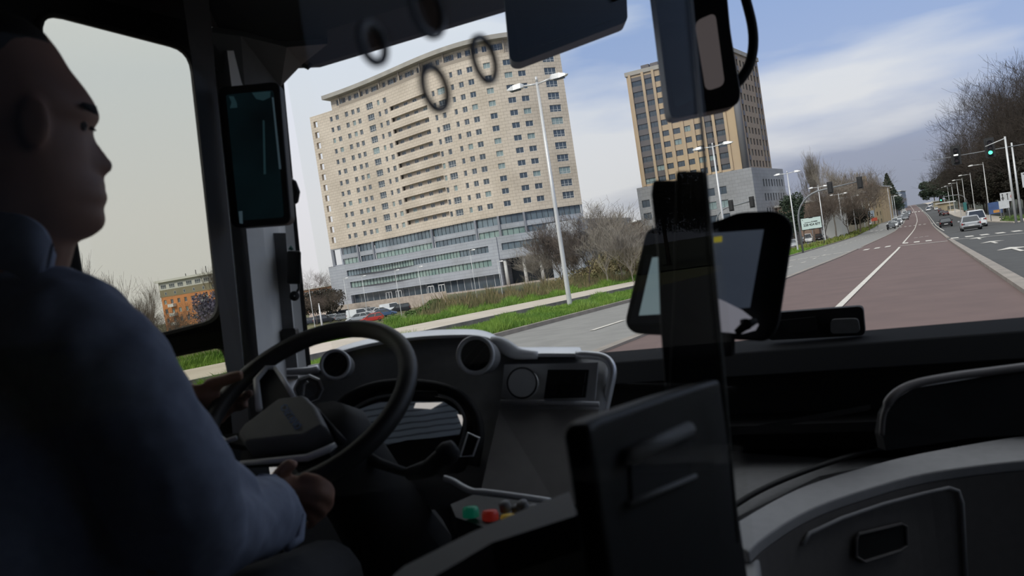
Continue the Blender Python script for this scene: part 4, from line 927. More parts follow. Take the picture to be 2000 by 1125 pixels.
# ================================================================ CARS
def car_proto(kind):
    pr = dict(hatch=(4.2, .88, .92, 1.47, -1.95, -1.5, 1.05, .15), sedan=(4.5, .9, .90, 1.43, -1.75, -1.0, 1.1, .2), suv=(4.4, .93, 1.05, 1.68, -2.1, -1.85, 1.2, .3), van=(4.9, .95, 1.1, 1.95, -2.4, -2.3, 1.9, 1.2), estate=(4.4, .89, .95, 1.58, -2.08, -1.55, 1.25, .2))[kind]
    Ln, w, belt, roof, gr0, rr0, gf0, rf0 = pr; h = Ln/2; parts = []
    def ring(y, wk, zb, zt):
        W_ = w*wk; return [(-W_*.85, y, zb), (-W_, y, zb+.12), (-W_*1.0, y, (zb+zt)/2), (-W_*.95, y, zt-.07), (-W_*.86, y, zt), (W_*.86, y, zt), (W_*.95, y, zt-.07), (W_*1.0, y, (zb+zt)/2), (W_, y, zb+.12), (W_*.85, y, zb)]
    body = MB().loft([ring(-h, .86, .38, belt-.1), ring(-h+.08, .95, .27, belt-.02), ring(-h+.5, 1, .2, belt), ring(0, 1, .18, belt), ring(gf0, 1, .2, belt), ring(h-.7, .98, .22, belt-.12), ring(h-.15, .92, .25, belt-.28), ring(h, .80, .33, belt-.38)])
    parts.append(('body', body, 'paint', dict(bevel=.02)))
    zb, zr = belt-.02, roof; wb, wr = w*.90, w*.70
    gb = MB().add([(-wb, gr0, zb), (wb, gr0, zb), (wb, gf0, zb), (-wb, gf0, zb), (-wr, rr0, zr-.05), (wr, rr0, zr-.05), (wr, rf0, zr-.05), (-wr, rf0, zr-.05)], [(0, 1, 5, 4), (1, 2, 6, 5), (2, 3, 7, 6), (3, 0, 4, 7)])
    parts.append(('windows', gb, M_cargl, {}))
    rf = MB().loft([[(-wr*k, rr0-.03, zr-.06), (wr*k, rr0-.03, zr-.06), (wr*k, rf0+.03, zr-.06), (-wr*k, rf0+.03, zr-.06)] if i == 0 else [(-wr*k, rr0, z), (wr*k, rr0, z), (wr*k, rf0-.05, z), (-wr*k, rf0-.05, z)] for i, (k, z) in enumerate(((1.04, 0), (1.02, zr-.02), (.85, zr+.02)))])
    for sx_ in (-1, 1):
        for (ya, yb) in ((gr0, rr0), (gf0, rf0), ((gr0+gf0)/2-.1, (rr0+rf0)/2-.1)): rf.tube([(sx_*wb*1.0, ya, zb), (sx_*wr*1.01, yb, zr-.04)], .045, 5)
    if kind == 'van': rf.add([(-wb*1.01, gr0, zb), (-wb*1.01, -.3, zb), (-wr*1.02, -.3, zr-.05), (-wr*1.02, rr0, zr-.05)], [(0, 1, 2, 3)]).add([(wb*1.01, gr0, zb), (wb*1.01, -.3, zb), (wr*1.02, -.3, zr-.05), (wr*1.02, rr0, zr-.05)], [(0, 1, 2, 3)])
    parts.append(('roof', rf, 'paint', {}))
    for sx_ in (-1, 1):
        for y in (-h+.78, h-.85): parts.append(('wheel', MB().lathe((sx_*(w-.12), y, .32), (sx_, 0, 0), [(.001, -.1), (.30, -.1), (.32, -.06), (.32, .1), (.29, .13), (.2, .12), (.17, .09), (.001, .1)], 16), M_tyre, dict(smooth=False)))
        parts.append(('tail_light', MB().bx(sx_*w*.62, sx_*w*.93, -h-.0, -h+.14, belt-.28, belt-.1), M_tail, {}))
        parts.append(('headlight', MB().bx(sx_*w*.5, sx_*w*.84, h-.16, h-.02, belt-.47, belt-.36), M_head, {}))
        parts.append(('wing_mirror', MB().bx(sx_*w*.97, sx_*(w*.97+.18), gf0-.45, gf0-.3, belt, belt+.13), 'paint', dict(bevel=.02)))
    parts.append(('number_plate', MB().bx(-.26, .26, -h-.02, -h+.03, belt-.42, belt-.31), M_plate, {})); parts.append(('number_plate', MB().bx(-.26, .26, h-.03, h+.02, .36, .47), M_plate, {}))
    parts.append(('bumper', MB().bx(-w*.8, w*.8, -h-.04, -h+.1, .3, .48), M_tyre, dict(bevel=.02)))
    out = []
    for nm, mb, m, k in parts:
        o = mb.build(nm, PAINT['grey'] if m == 'paint' else m, **k); C.objects.unlink(o); out.append((o, m == 'paint'))
    return out
M_cargl = mat('car_glass', (.03, .035, .04), .08, spec=.9, scale=3, var=.1); M_tyre = mat('tyre_rubber', (.015, .015, .016), .7); M_tail = mat('tail_red', (.30, .02, .02), .3); M_head = mat('headlight', (.75, .77, .8), .1); M_plate = mat('plate_white', (.6, .6, .6), .5)
PAINT = {k: mat('paint_'+k, c, .28, metal=.3 if k in ('silver', 'grey') else 0, scale=1, var=.03) for k, c in dict(grey=(.18, .19, .2), silver=(.45, .46, .48), black=(.014, .014, .016), white=(.72, .73, .74), red=(.42, .03, .02), blue=(.05, .09, .18), dark=(.03, .035, .045), maroon=(.10, .02, .02)).items()}
CP = {}
def car(pos, rz, kind, paint, label, group=None, name='car', cat='car'):
    if kind not in CP: CP[kind] = car_proto(kind)
    e = empty(name, pos, label, cat, group, rz); e.scale = (1.15,)*3
    for o, pt in CP[kind]:
        c = o.copy(); C.objects.link(c); c.parent = e
        if pt: c.material_slots[0].link = 'OBJECT'; c.material_slots[0].material = PAINT[paint]
    return e
def slope_car(px, py, *a, dy=2.0, **k): p = G(px, py); p.y += dy; p.z = gh(p.y); return car(p, *a, **k)
slope_car(1848.5, 443.5, 0, 'sedan', 'black', 'black car seen from behind in the right carriageway', dy=2.2)
slope_car(1898.5, 450, 0, 'hatch', 'silver', 'silver car seen from behind, nearest in the right carriageway', dy=2.1)
car(Vector((5.9, 117, gh(117))), 0, 'van', 'white', 'pale car just ahead of the silver car')
R_ = random.Random(3)
for i, (px, py, k, c, l, rz) in enumerate([
    (1813.5, 412.5, 'van', 'white', 'white van driving away beyond the black car', 0), (1817, 405, 'van', 'white', 'farther white van near the crest', 0), (1822, 402, 'suv', 'blue', 'distant dark blue car near the crest', 0),
    (1841, 421, 'suv', 'black', 'dark car parked at the right kerb just beyond the black car', 0), (1848, 421, 'hatch', 'maroon', 'dark red car parked behind the black car\'s roof', 0), (1838, 415, 'suv', 'maroon', 'dark maroon car farther along the right kerb', 0), (1830, 411, 'hatch', 'white', 'white car parked along the far right kerb', 0), (1826, 408, 'hatch', 'grey', 'grey car parked along the far right kerb', 0)]):
    slope_car(px, py, rz, k, c, l, 'cars farther up the right side')
def xcol(px, y, z):
    lo, hi = -60, 60
    for _ in range(40):
        m = (lo+hi)/2; v = Vector((m, y, z))-CAM
        if 1000+F*v.dot(cr)/v.dot(cf) < px: lo = m
        else: hi = m
    return lo
for i, (px, y, k, c, l) in enumerate([(1741, 232, 'hatch', 'black', 'black oncoming car beside the motorcyclist'), (1747.5, 252, 'sedan', 'white', 'white oncoming car behind the black one'), (1752.5, 275, 'hatch', 'dark', 'dark oncoming car, third in the far left line'), (1757, 300, 'hatch', 'white', 'white oncoming car, fourth in the far left line'), (1743, 262, 'suv', 'silver', 'silver car parked near the ochre end block'), (1749, 300, 'van', 'white', 'white van parked beyond the ochre end block'),
    (1769, 345, 'suv', 'grey', 'grey oncoming car nearest the red lane, far up'), (1763, 350, 'hatch', 'blue', 'blue car in the distant left queue'), (1757, 345, 'hatch', 'silver', 'silver car in the distant left queue'), (1771, 385, 'suv', 'dark', 'dark suv in the distant left queue'), (1765, 395, 'hatch', 'white', 'pale hatchback in the distant left queue'), (1774, 430, 'hatch', 'silver', 'pale car near the crest at left'), (1768, 440, 'van', 'white', 'white van near the crest at left'), (1776, 480, 'hatch', 'dark', 'last dark car before the crest at left')]):
    car(Vector((xcol(px, y, gh(y)), y, gh(y))), PI, k, c, l, 'oncoming cars up the left side')
for i, (px, py, k, c, l) in enumerate([(1548, 484, 'hatch', 'silver', 'silver car right of the tablet, nearest in the service road queue'), (1579, 474, 'van', 'white', 'white van in the service road queue'), (1566, 476, 'hatch', 'dark', 'dark blue car left of the white van'), (1600, 469, 'hatch', 'black', 'dark car right of the white van'), (1608, 467, 'hatch', 'white', 'white car behind the lamp right of the billboard'),
    (1620, 463, 'suv', 'white', 'white car fifth in the service road queue'), (1630, 459, 'hatch', 'grey', 'grey car at the end of the service road queue'), (1695, 441, 'van', 'white', 'white van far along the service road')]):
    slope_car(px, py, PI+.12, k, c, l, 'cars on the left service road', dy=0)
cpk = [(612, 632, 'hatch', 'dark', 'dark car at the left end of the car park'), (622, 628, 'hatch', 'silver', 'silver car second from left in the car park'), (634, 630, 'suv', 'black', 'black car in the front row of the car park'), (644, 627, 'hatch', 'white', 'white car in the front row of the car park'), (656, 621, 'suv', 'blue', 'blue-grey car behind the front row'),
       (667, 619, 'suv', 'dark', 'dark car with pale roof in the car park'), (676, 624, 'hatch', 'grey', 'grey car behind the green bush'), (692, 617, 'hatch', 'white', 'white car above the steering wheel in the car park'), (702, 621, 'van', 'white', 'white van among parked cars'), (715, 615, 'hatch', 'silver', 'silver car right of the white van'), (719, 623, 'hatch', 'white', 'white car next to the red car'),
       (727, 628, 'hatch', 'red', 'red car at the front of the car park'), (731, 614, 'suv', 'silver', 'silver suv in the back row'), (740, 619, 'hatch', 'grey', 'grey car left of the big white van'), (765, 609, 'van', 'white', 'white van at the right end of the car park'), (782, 609, 'suv', 'black', 'black car at the right end of the car park'),
       (626, 621, 'hatch', 'silver', 'silver car in the back left row'), (640, 617, 'hatch', 'dark', 'dark car in the back left row'), (651, 626, 'hatch', 'silver', 'silver car between the white and blue-grey cars'), (684, 620, 'hatch', 'dark', 'dark car above the green bush'), (748, 612, 'hatch', 'white', 'white hatchback in the back right row'), (710, 612, 'hatch', 'dark', 'dark hatchback in the back middle row'), (660, 613, 'hatch', 'white', 'white hatchback in the back row near the terrace wall'), (698, 627, 'hatch', 'silver', 'silver hatchback low in the front row'), (755, 617, 'hatch', 'blue', 'blue car beside the right-end white van'), (678, 614, 'suv', 'silver', 'silver suv in the back row left of the middle')]
for i, (px, py, k, c, l) in enumerate(cpk):
    car(PZ(px, py+1, -5.0), -.9+R_.uniform(-.2, .2)+(PI if i % 2 else 0), k, c, l, 'cars in the car park')
# ================================================================ distant people, motorcycle
def person_small(pos, rz, top, legs, label, seated=False):
    e = empty('person', pos, label, 'person', 'distant pedestrians', rz); b = MB()
    ring = lambda z, a, c_, x=0, y=0: [(x+a*math.cos(t*PI/5), y+c_*math.sin(t*PI/5), z) for t in range(10)]
    b.loft([ring(.85, .16, .11), ring(1.0, .17, .12), ring(1.2, .17, .11), ring(1.38, .21, .12), ring(1.46, .13, .09), ring(1.5, .06, .06), ring(1.55, .06, .06), ring(1.58, .075, .08), ring(1.66, .085, .10), ring(1.74, .075, .09), ring(1.78, .02, .03)])
    b.tube([(-.22, 0, 1.4), (-.27, .03, 1.1), (-.24, .1, .85)], [.055, .045, .03], 6).tube([(.22, 0, 1.4), (.27, -.03, 1.1), (.24, .05, .85)], [.055, .045, .03], 6)
    b.build('body', top, parent=e, smooth=True)
    l = MB()
    if seated: l.tube([(-.1, 0, .9), (-.16, .42, .85), (-.16, .4, .4)], [.09, .075, .05], 7).tube([(.1, 0, .9), (.16, .42, .85), (.16, .4, .4)], [.09, .075, .05], 7)
    else: l.tube([(-.09, 0, .92), (-.1, .12, .48), (-.1, .05, .04), (-.1, .2, .03)], [.09, .065, .045, .04], 7).tube([(.09, 0, .92), (.1, -.06, .48), (.1, -.25, .06), (.1, -.1, .03)], [.09, .065, .045, .04], 7)
    l.build('trousers', legs, parent=e, smooth=True); return e
M_cl1 = mat('cloth_dark', (.02, .02, .025), .9); M_cl2 = mat('cloth_red', (.45, .12, .12), .9); M_cl3 = mat('cloth_pale', (.5, .48, .46), .9)
for px, py, a, b, l in ((1631, 452, M_cl1, M_cl1, 'person in black walking beyond the service road cars'), (1665, 440, M_cl2, M_cl3, 'person in a pinkish top on the far footpath'), (1670, 441, M_cl1, M_cl1, 'person in dark clothes beside the one in pink'), (1684, 442, M_cl1, M_cl1, 'tall dark figure near the white service road van'), (1656, 448, M_cl3, M_cl1, 'person in a pale top near the lamp row')):
    person_small(G(px, py), 1.2, a, b, l)
p = Vector((xcol(1735, 222, gh(222)), 222, gh(222))); e = empty('motorcycle', p, 'dark motorcycle riding toward the camera on the left carriageway', 'motorcycle')
for y in (-.65, .65): MB().tube([(0, y+.27*math.cos(t*PI/8), .3+.27*math.sin(t*PI/8)) for t in range(16)], .055, 6, closed=True).build('wheel', M_tyre, parent=e)
MB().loft([[(-.1, y, z0), (.1, y, z0), (.12, y, z1), (-.12, y, z1)] for y, z0, z1 in ((-.8, .7, .8), (-.3, .35, .8), (.2, .35, .95), (.45, .6, 1.1))]).tube([(-.35, .4, 1.05), (.35, .4, 1.05)], .025, 6).tube([(0, .65, .3), (0, .4, 1.0)], .05, 6).build('frame', M_black, parent=e); MB().disc((0, -.0, 0), (0, 1, 0), .01).build('headlight', M_head, parent=e).location = (0, -.82, .8)
r = person_small(Vector((p.x, p.y+.1, p.z)), PI, M_cl1, M_cl1, 'motorcyclist in black with a pale helmet', seated=True)
MB().lathe((0, 0, 1.52), (0, 0, 1), [(.001, 0), (.12, .02), (.15, .12), (.13, .24), (.07, .3), (.001, .32)], 12).build('helmet', M_head, parent=r, smooth=True)
# ================================================================ BUS INTERIOR
def PX(px, py, X): d = ray(px, py); return CAM + d*((X-CAM.x)/d.x)
def PY(px, py, Y): d = ray(px, py); return CAM + d*((Y-CAM.y)/d.y)
M_blk = mat('black_plastic', (.011, .011, .012), .55, scale=40, bump=.04)
M_blk2 = mat('black_rubber', (.010, .010, .011), .75, scale=30)
M_gryd = mat('dash_grey', (.20, .20, .205), .6, scale=60, bump=.05, var=.05)
M_grym = mat('console_grey', (.42, .42, .43), .6, scale=50, bump=.04, var=.04)
M_pil = mat('pillar_grey', (.88, .87, .84), .6, scale=30, var=.03)
M_sil = mat('satin_silver', (.90, .91, .94), .3, metal=.45, scale=20, var=.03)
M_sil2 = mat('pale_ring_plastic', (.93, .94, .96), .35, scale=20, var=.01); M_head = MATS['headlight']; M_ceil = mat('headliner', (.09, .075, .07), .85, scale=20, var=.06)
M_wheel = mat('wheel_leather', (.018, .018, .019), .5, scale=80, bump=.06)
M_shirt = mat('shirt_blue', (.27, .31, .42), .85, scale=90, var=.06, bump=.05)
M_skin = mat('skin', (.33, .175, .12), .55, scale=25, var=.08); M_hair = mat('hair_dark', (.012, .009, .008), .8, scale=90, bump=.2)
M_trou = mat('trousers_dark', (.03, .032, .038), .9, scale=60, var=.1)
M_wglass = glass_mat('window_pane_clear', (.93, .95, .93)); M_pglass = glass_mat('partition_glass', (.985, .985, .98), base=.006, graz=.05)
M_sideg = glass_mat('side_glass_tinted', (.86, .86, .80))
def prism_px(pts, th, mb=None, toward=None):
    pts = [Vector(p) for p in pts]; n = Vector((0, 0, 0))
    for i in range(len(pts)): a, b = pts[i], pts[(i+1) % len(pts)]; n += a.cross(b)
    n.normalize()
    if n.dot(pts[0]-CAM) < 0: n = -n
    return (mb or MB()).prism(pts, n*th)
def smooth_pts(pts, k=6, closed=False):        # Catmull-Rom through points
    pts = [Vector(p) for p in pts]; n = len(pts); out = []
    rng = range(n) if closed else range(n-1)
    for i in rng:
        p0, p1, p2, p3 = (pts[(i-1) % n] if closed or i > 0 else pts[0]*2-pts[1]), pts[i], pts[(i+1) % n], (pts[(i+2) % n] if closed or i+2 < n else pts[-1]*2-pts[-2])
        for j in range(k):
            t = j/k; out.append(.5*((2*p1)+(p2-p0)*t+(2*p0-5*p1+4*p2-p3)*t*t+(3*p1-p0-3*p2+p3)*t**3))
    if not closed: out.append(pts[-1])
    return out
def rounded(pts, r=.03, k=5):
    pts = [Vector(p) for p in pts]; out = []; n = len(pts)
    for i in range(n):
        p = pts[i]; a = (pts[i-1]-p); b = (pts[(i+1) % n]-p); ra = min(r, a.length*.45); rb = min(r, b.length*.45); s, e = p+a.normalized()*ra, p+b.normalized()*rb
        for j in range(k+1): t = j/k; out.append(s*(1-t)**2+p*2*t*(1-t)+e*t*t)
    return out
def holed(outer, holes, name, m, thick, parent=None, direction=None):
    bm = bmesh.new(); ed = []
    for loop in [outer]+holes:
        vs = [bm.verts.new(p) for p in loop]; ed += [bm.edges.new((vs[i], vs[(i+1) % len(vs)])) for i in range(len(vs))]
    bmesh.ops.triangle_fill(bm, use_beauty=True, use_dissolve=False, edges=ed)
    r = bmesh.ops.extrude_face_region(bm, geom=bm.faces[:]); bmesh.ops.translate(bm, vec=direction*thick, verts=[v for v in r['geom'] if isinstance(v, bmesh.types.BMVert)])
    bmesh.ops.recalc_face_normals(bm, faces=bm.faces); me = bpy.data.meshes.new(name); bm.to_mesh(me); bm.free(); me.materials.append(m)
    o = bpy.data.objects.new(name, me); C.objects.link(o)
    if parent: o.parent = parent; o.location = -parent.location
    return o
# ---- bus shell (setting)
XW = -1.4
tl, tr, brr = PX(66, 15, XW), PX(374, 96, XW), PX(433, 627, XW)
ymin = tl.y
def yz(y, z, X=XW): return Vector((X, y, z))
h1 = rounded([yz(tl.y, tl.z), yz(tr.y, tr.z), yz(brr.y, brr.z), yz(tl.y, brr.z-.02)], .055)
q1, q2 = PX(338, 684, XW), PX(436, 672, XW); q3 = PX(456, 745, XW); zlo = PX(460, 790, XW).z
h2 = rounded([yz(.62, q2.z), yz(q2.y+.005, q2.z), yz(q3.y, zlo), yz(.62, zlo)], .03)
yF = PX(475, 600, XW).y
lw = holed([yz(-1.6, .3), yz(yF, .3), yz(yF, 2.75), yz(-1.6, 2.75)], [h1, h2], 'wall_left', M_blk2, .010, direction=Vector((-1, 0, 0))); tag(lw, kind='structure')
g_ = MB().box((XW-.005, (tl.y+brr.y)/2, (tl.z+brr.z)/2), (.005, (brr.y-tl.y)+.12, (tl.z-brr.z)+.14)); tag(g_.build('window_1', M_sideg), kind='structure')
g_ = MB().box((XW-.005, (.62+q3.y)/2, (q2.z+zlo)/2), (.005, q3.y-.62+.1, q2.z-zlo+.04)); tag(g_.build('window_2', M_sideg), kind='structure')
struct('trim_1', MB().tube(h1, .008, 6, closed=True), M_blk2); struct('trim_2', MB().tube(h2, .008, 6, closed=True), M_blk2)
struct('ceiling', MB().bx(-1.45, 1.4, -1.6, 1.55, 2.62, 2.70), M_ceil)
struct('wall_left_front', MB().bx(XW-.05, XW, yF-.01, 2.05, .25, 1.25), M_blk2)
struct('wall_front', MB().bx(-1.45, 1.4, 1.98, 2.05, .25, 1.33), M_blk2)
struct('ceiling_cove', MB().prism([(-1.4, -1.6, 2.36), (-1.4, -1.6, 2.64), (-1.15, -1.6, 2.64)], (0, 3.1, 0)), M_ceil)
struct('floor', MB().bx(-1.45, 1.4, -1.6, 2.1, .25, .32), M_blk2)
struct('wall_rear', MB().bx(-1.45, 1.4, -1.65, -1.6, .3, 2.7), M_gryd)
rw_ = holed([yz(-1.6, .3, 1.38), yz(2.0, .3, 1.38), yz(2.0, 2.75, 1.38), yz(-1.6, 2.75, 1.38)], [rounded([yz(.45, .5, 1.38), yz(1.6, .5, 1.38), yz(1.6, 2.4, 1.38), yz(.45, 2.4, 1.38)], .06)], 'wall_right', M_gryd, .05, direction=Vector((1, 0, 0))); tag(rw_, kind='structure')
g_ = MB().bx(1.40, 1.405, .45, 1.6, .5, 2.4); struct('wall_driver_rear', MB().bx(-1.4, -.62, -.06, -.02, .3, 2.6), M_blk2); struct('window_3', g_, glass_mat('door_glass_tinted', (.55, .56, .55)))
# A-pillar (trim) between side window and windscreen
prof = [(0, 1.72), (.10, 1.76), (.30, 1.72), (.55, 1.78), (.78, 1.86), (.88, 1.92), (1.0, 1.93)]
rings = []
for (y, xl, xr) in ((96, 402, 541), (170, 412, 549), (440, 441, 573), (735, 470, 600), (830, 480, 610)):
    r = [P(xl+(xr-xl)*t, y+(3 if 0 < t < 1 else 0), d) for t, d in prof]
    rings.append(r+[p+ray(xl, y).normalized()*.10 for p in reversed(r)])
struct('trim_3', MB().loft(rings), M_pil)
rings = []
for (y, x0, x1) in ((-40, 352, 404), (60, 366, 414), (170, 382, 423), (440, 408, 449), (735, 444, 478), (850, 455, 488)): rings.append([P(x0, y, 1.50), P(x1, y, 1.62), P(x1, y, 1.80), P(x0, y, 1.70)])
struct('trim_4', MB().loft(rings), M_blk2)
struct('trim_5', MB().loft([[P(a+x, y, d) for x, d in ((0, 1.95), (12, 1.95), (12, 2.05), (0, 2.05))] for y, a in ((112, 538), (440, 569), (720, 596), (800, 603))]), M_blk2)
struct('trim_6', MB().tube([P(409, 100, 1.70), P(441, 420, 1.70), P(472, 740, 1.70)], .0075, 8), M_pil, smooth=True)
struct('trim_7', MB().loft([[P(a+x, y, 1.83) for x in (0, 30)]+[P(a+x, y, 1.90) for x in (30, 0)] for y, a in ((455, 528), (600, 540), (740, 553))]), M_gryd)
# header above the windscreen, corner cover
hd = [P(546, 131, 1.98), P(610, 128, 1.98), P(760, 83, 1.97), P(990, 14, 1.95), P(1250, -66, 1.9), P(1600, -160, 1.85), P(2100, -290, 1.75)]
mb = MB(); rings = [[p, p+Vector((0, .03, .0)), p+Vector((0, .06, .45)), p+Vector((0, -.75, .5)), p+Vector((0, -.62, .30)), p+Vector((0, -.12, .03))] for p in hd]
struct('trim_8', mb.loft(rings), M_blk2)
struct('trim_9', MB().loft([[P(400, 62, 1.7), P(400, 120, 1.72), P(400, 40, 1.9)], [P(470, 70, 1.75), P(478, 168, 1.76), P(470, 40, 2.0)], [P(560, 92, 1.82), P(548, 170, 1.9), P(560, 40, 2.1)], [P(640, 86, 1.84), P(590, 126, 1.93), P(640, 30, 2.1)]]), mat('cover_grey', (.10, .098, .094), .7, scale=30, var=.05))
struct('trim_10', MB().tube([P(592, 127, 1.9), P(601, 132, 1.9), P(608, 124, 1.9)], .006, 6), M_blk2)
# windscreen
ws = [(-1.36, 1.50), (-1.2, 1.74), (-.9, 1.88), (-.4, 1.97), (0, 2.0), (.5, 1.99), (1.0, 1.9), (1.36, 1.6)]
mb = MB(); mb.loft([[(x, y, 1.0), (x, y, 1.5), (x*.99, y-.03, 2.55)] for x, y in ws], closed=False, cap=False); struct('window_4', mb, M_wglass)
# ---- sun visor edge / overhead box
e = empty('overhead_box', P(1110, 40, 1.62), 'black overhead box hanging at the top of the windscreen, middle', 'box')
part(prism_px(rounded([P(980, -60, 1.6), P(1222, -60, 1.6), P(1226, 42, 1.6), P(1012, 123, 1.6), P(996, 117, 1.6)], .012), .05), 'housing', M_blk, e)
part(prism_px([P(1003, 20, 1.594), P(1212, 20, 1.594), P(1212, 33, 1.594), P(1014, 103, 1.594)], .006), 'cover', M_blk2, e)
# ---- mirror display on the pillar
sc = lambda L_, d: [P(x, y, d) for x, y in L_]
e = empty('mirror_display', P(498, 300, 1.58), 'tall black mirror display with dim teal screen on the grey pillar', 'display')
part(prism_px(rounded(sc([(424, 170), (545, 158), (569, 437), (452, 446)], 1.58), .018), .035), 'housing', M_blk, e, bevel=.004)
def screen_mat(name, c1, c2, s, e_=.5, sc3=(1, 1, 1)):
    m = mat(name, c1, .15, scale=s, col2=c2); t = m.node_tree; b = t.nodes['Principled BSDF']; l = b.inputs['Base Color'].links[0].from_socket
    t.links.new(l, b.inputs['Emission Color']); b.inputs['Emission Strength'].default_value = e_; return m
M_teal = screen_mat('teal_screen', (.001, .003, .004), (.002, .007, .009), 9, .6)
sp = part(prism_px(rounded(sc([(441, 185), (533, 176), (554, 424), (466, 431)], 1.575), .006), .004), 'screen', M_teal, e)
M_tl2 = mat('teal_bright', (.02, .05, .06), .3, emit=.4); M_tl3 = mat('teal_line', (.05, .08, .10), .3, emit=.5)
for L_, m in (([(492, 181), (528, 178), (527, 190), (514, 196), (500, 193)], M_tl2), ([(447, 188), (456, 188), (462, 200), (463, 210), (449, 211), (452, 200)], M_tl2), ([(531, 190), (534, 190), (549, 330), (545, 330)], M_tl3), ([(513, 235), (516, 235), (519, 340), (515, 340)], M_tl2), ([(466, 413), (473, 412), (474, 437), (468, 436)], M_tl3)):
    part(prism_px(sc(L_, 1.5735), .001), 'screen_image', m, sp)
mb = MB().tube([P(566, 352, 1.7), P(574, 358, 1.66), P(580, 375, 1.66), P(577, 392, 1.66), P(566, 400, 1.7)], .007, 8)
tag(part(mb, 'clip', M_blk, e), None)
# ---- hanging remote with ball
e = empty('hanging_remote', P(573, 520, 1.80), 'small black remote hanging with a round tag at the pillar\'s right edge', 'remote')
part(MB().loft([[P(560+a, y, d) for a, d in ((0, 1.8), (28, 1.8), (28, 1.83), (0, 1.83))] for y in (490, 494, 550, 555)]), 'case', M_blk, e, bevel=.006)
part(MB().tube([P(566, 488, 1.81), P(568, 482, 1.81), P(571, 488, 1.81)], .004, 6), 'loop', mat('loop_green', (.02, .16, .12), .6), e)
part(MB().tube([P(583, 553, 1.81), P(584, 563, 1.81), P(580, 570, 1.81)], .003, 6), 'cord', M_blk, e)
part(MB().lathe(P(575, 578, 1.80), ray(575, 578), [(.001, -.006), (.011, -.005), (.012, .004), (.001, .006)], 16), 'tag', M_blk, e, smooth=True)
e = empty('pillar_switch', P(566, 660, 1.82), 'small dark square switch block low on the pillar', 'switch'); part(prism_px(rounded(sc([(549, 643), (576, 641), (580, 670), (553, 676)], 1.81), .005), .03), 'block', M_blk, e)
# ================================================================ STEERING WHEEL
WC = P(598, 786, 1.3); WNm = Vector((.105, -.565, .818)).normalized()
wr_ = Vector((1, 0, 0)); wr_ = (wr_-WNm*wr_.dot(WNm)).normalized(); wu = WNm.cross(wr_)*1.0
def Wp(px, py, off=0):
    d = ray(px, py); return CAM + d*((WC+WNm*off-CAM).dot(WNm)/d.dot(WNm))
e = empty('steering_wheel', WC, 'black bus steering wheel with grey hub pad and silver spokes, held by the driver', 'steering wheel')
RW_r = .184
part(MB().tube([WC+wr_*(RW_r*math.cos(t*PI/32))+wu*(RW_r*math.sin(t*PI/32)) for t in range(64)], .0165, 14, closed=True, upv=WNm), 'rim', M_wheel, e, smooth=True)
hub = [Wp(*q, .012) for q in ((466, 852), (478, 836), (548, 783), (598, 776), (622, 800), (640, 838), (600, 860), (480, 872))]
mb = MB(); H0 = [p-WNm*.05 for p in hub]; ctr = sum(hub, Vector())/len(hub)
mb.loft([[ctr+(p-ctr)*.8-WNm*.055 for p in hub], [ctr+(p-ctr)*1.0-WNm*.03 for p in hub], [p for p in hub], [ctr+(p-ctr)*.93+WNm*.010 for p in hub]])
hp = part(mb, 'hub_pad', mat('hub_grey', (.17, .172, .177), .6, scale=40, var=.05, bump=.03), e, bevel=.004)
# right shoulder of the hub
part(MB().loft([[Wp(598, 777, .01), Wp(622, 798, .01), Wp(625, 800, -.03), Wp(600, 780, -.03)], [Wp(660, 845, 0), Wp(680, 862, -.01), Wp(672, 872, -.04), Wp(640, 868, -.04)]]), 'hub_wing', MATS['hub_grey'], e, bevel=.003)
# spokes
part(MB().tube([Wp(506, 800, .005), Wp(500, 742, .002), Wp(521, 718, 0), Wp(536, 718, -.004)], [.006, .0055, .005, .004], 8), 'spoke', M_sil2, e, smooth=True)
part(MB().tube([Wp(536, 718, -.004), Wp(553, 740, 0), Wp(574, 776, .004)], [.0035, .004, .005], 8), 'spoke', M_sil2, e, smooth=True)
part(MB().tube([Wp(470, 905, .004), Wp(540, 899, .004), Wp(600, 894, .004), Wp(640, 878, .002), Wp(656, 868, 0)], [.004, .005, .006, .006, .004], 8), 'spoke', M_sil2, e, smooth=True)
part(MB().tube([Wp(425, 852, 0), Wp(441, 862, 0), Wp(462, 855, 0)], [.006, .004, .004], 8), 'spoke', M_sil2, e, smooth=True)
for L_ in ([(470, 880), (600, 875), (650, 866), (640, 882), (590, 898), (470, 903)], [(508, 800), (503, 744), (521, 722), (535, 722), (570, 776), (545, 785)], [(430, 850), (470, 845), (478, 870), (440, 864)]):
    part(MB().prism([Wp(*q, -.012) for q in L_], -WNm*.015), 'spoke_cover', M_blk2, e)
# blue lettering on the hub, reading along the pad
xa = (Wp(583, 836, .022)-Wp(552, 792, .022)).normalized(); za_ = WNm; ya_ = za_.cross(xa).normalized()
MM = Matrix((xa, ya_, za_)).transposed().to_4x4(); MM.translation = Wp(567, 814, .0235)
M_lblue = mat('letter_blue', (.01, .09, .30), .5)
lt = text('CAETANO', .0165, None, M_lblue, None, M=MM, ext=.0004, bold=True); lt.parent = e; lt.matrix_parent_inverse = Matrix.Translation(-WC)
lt['label'] = 'blue lettering'
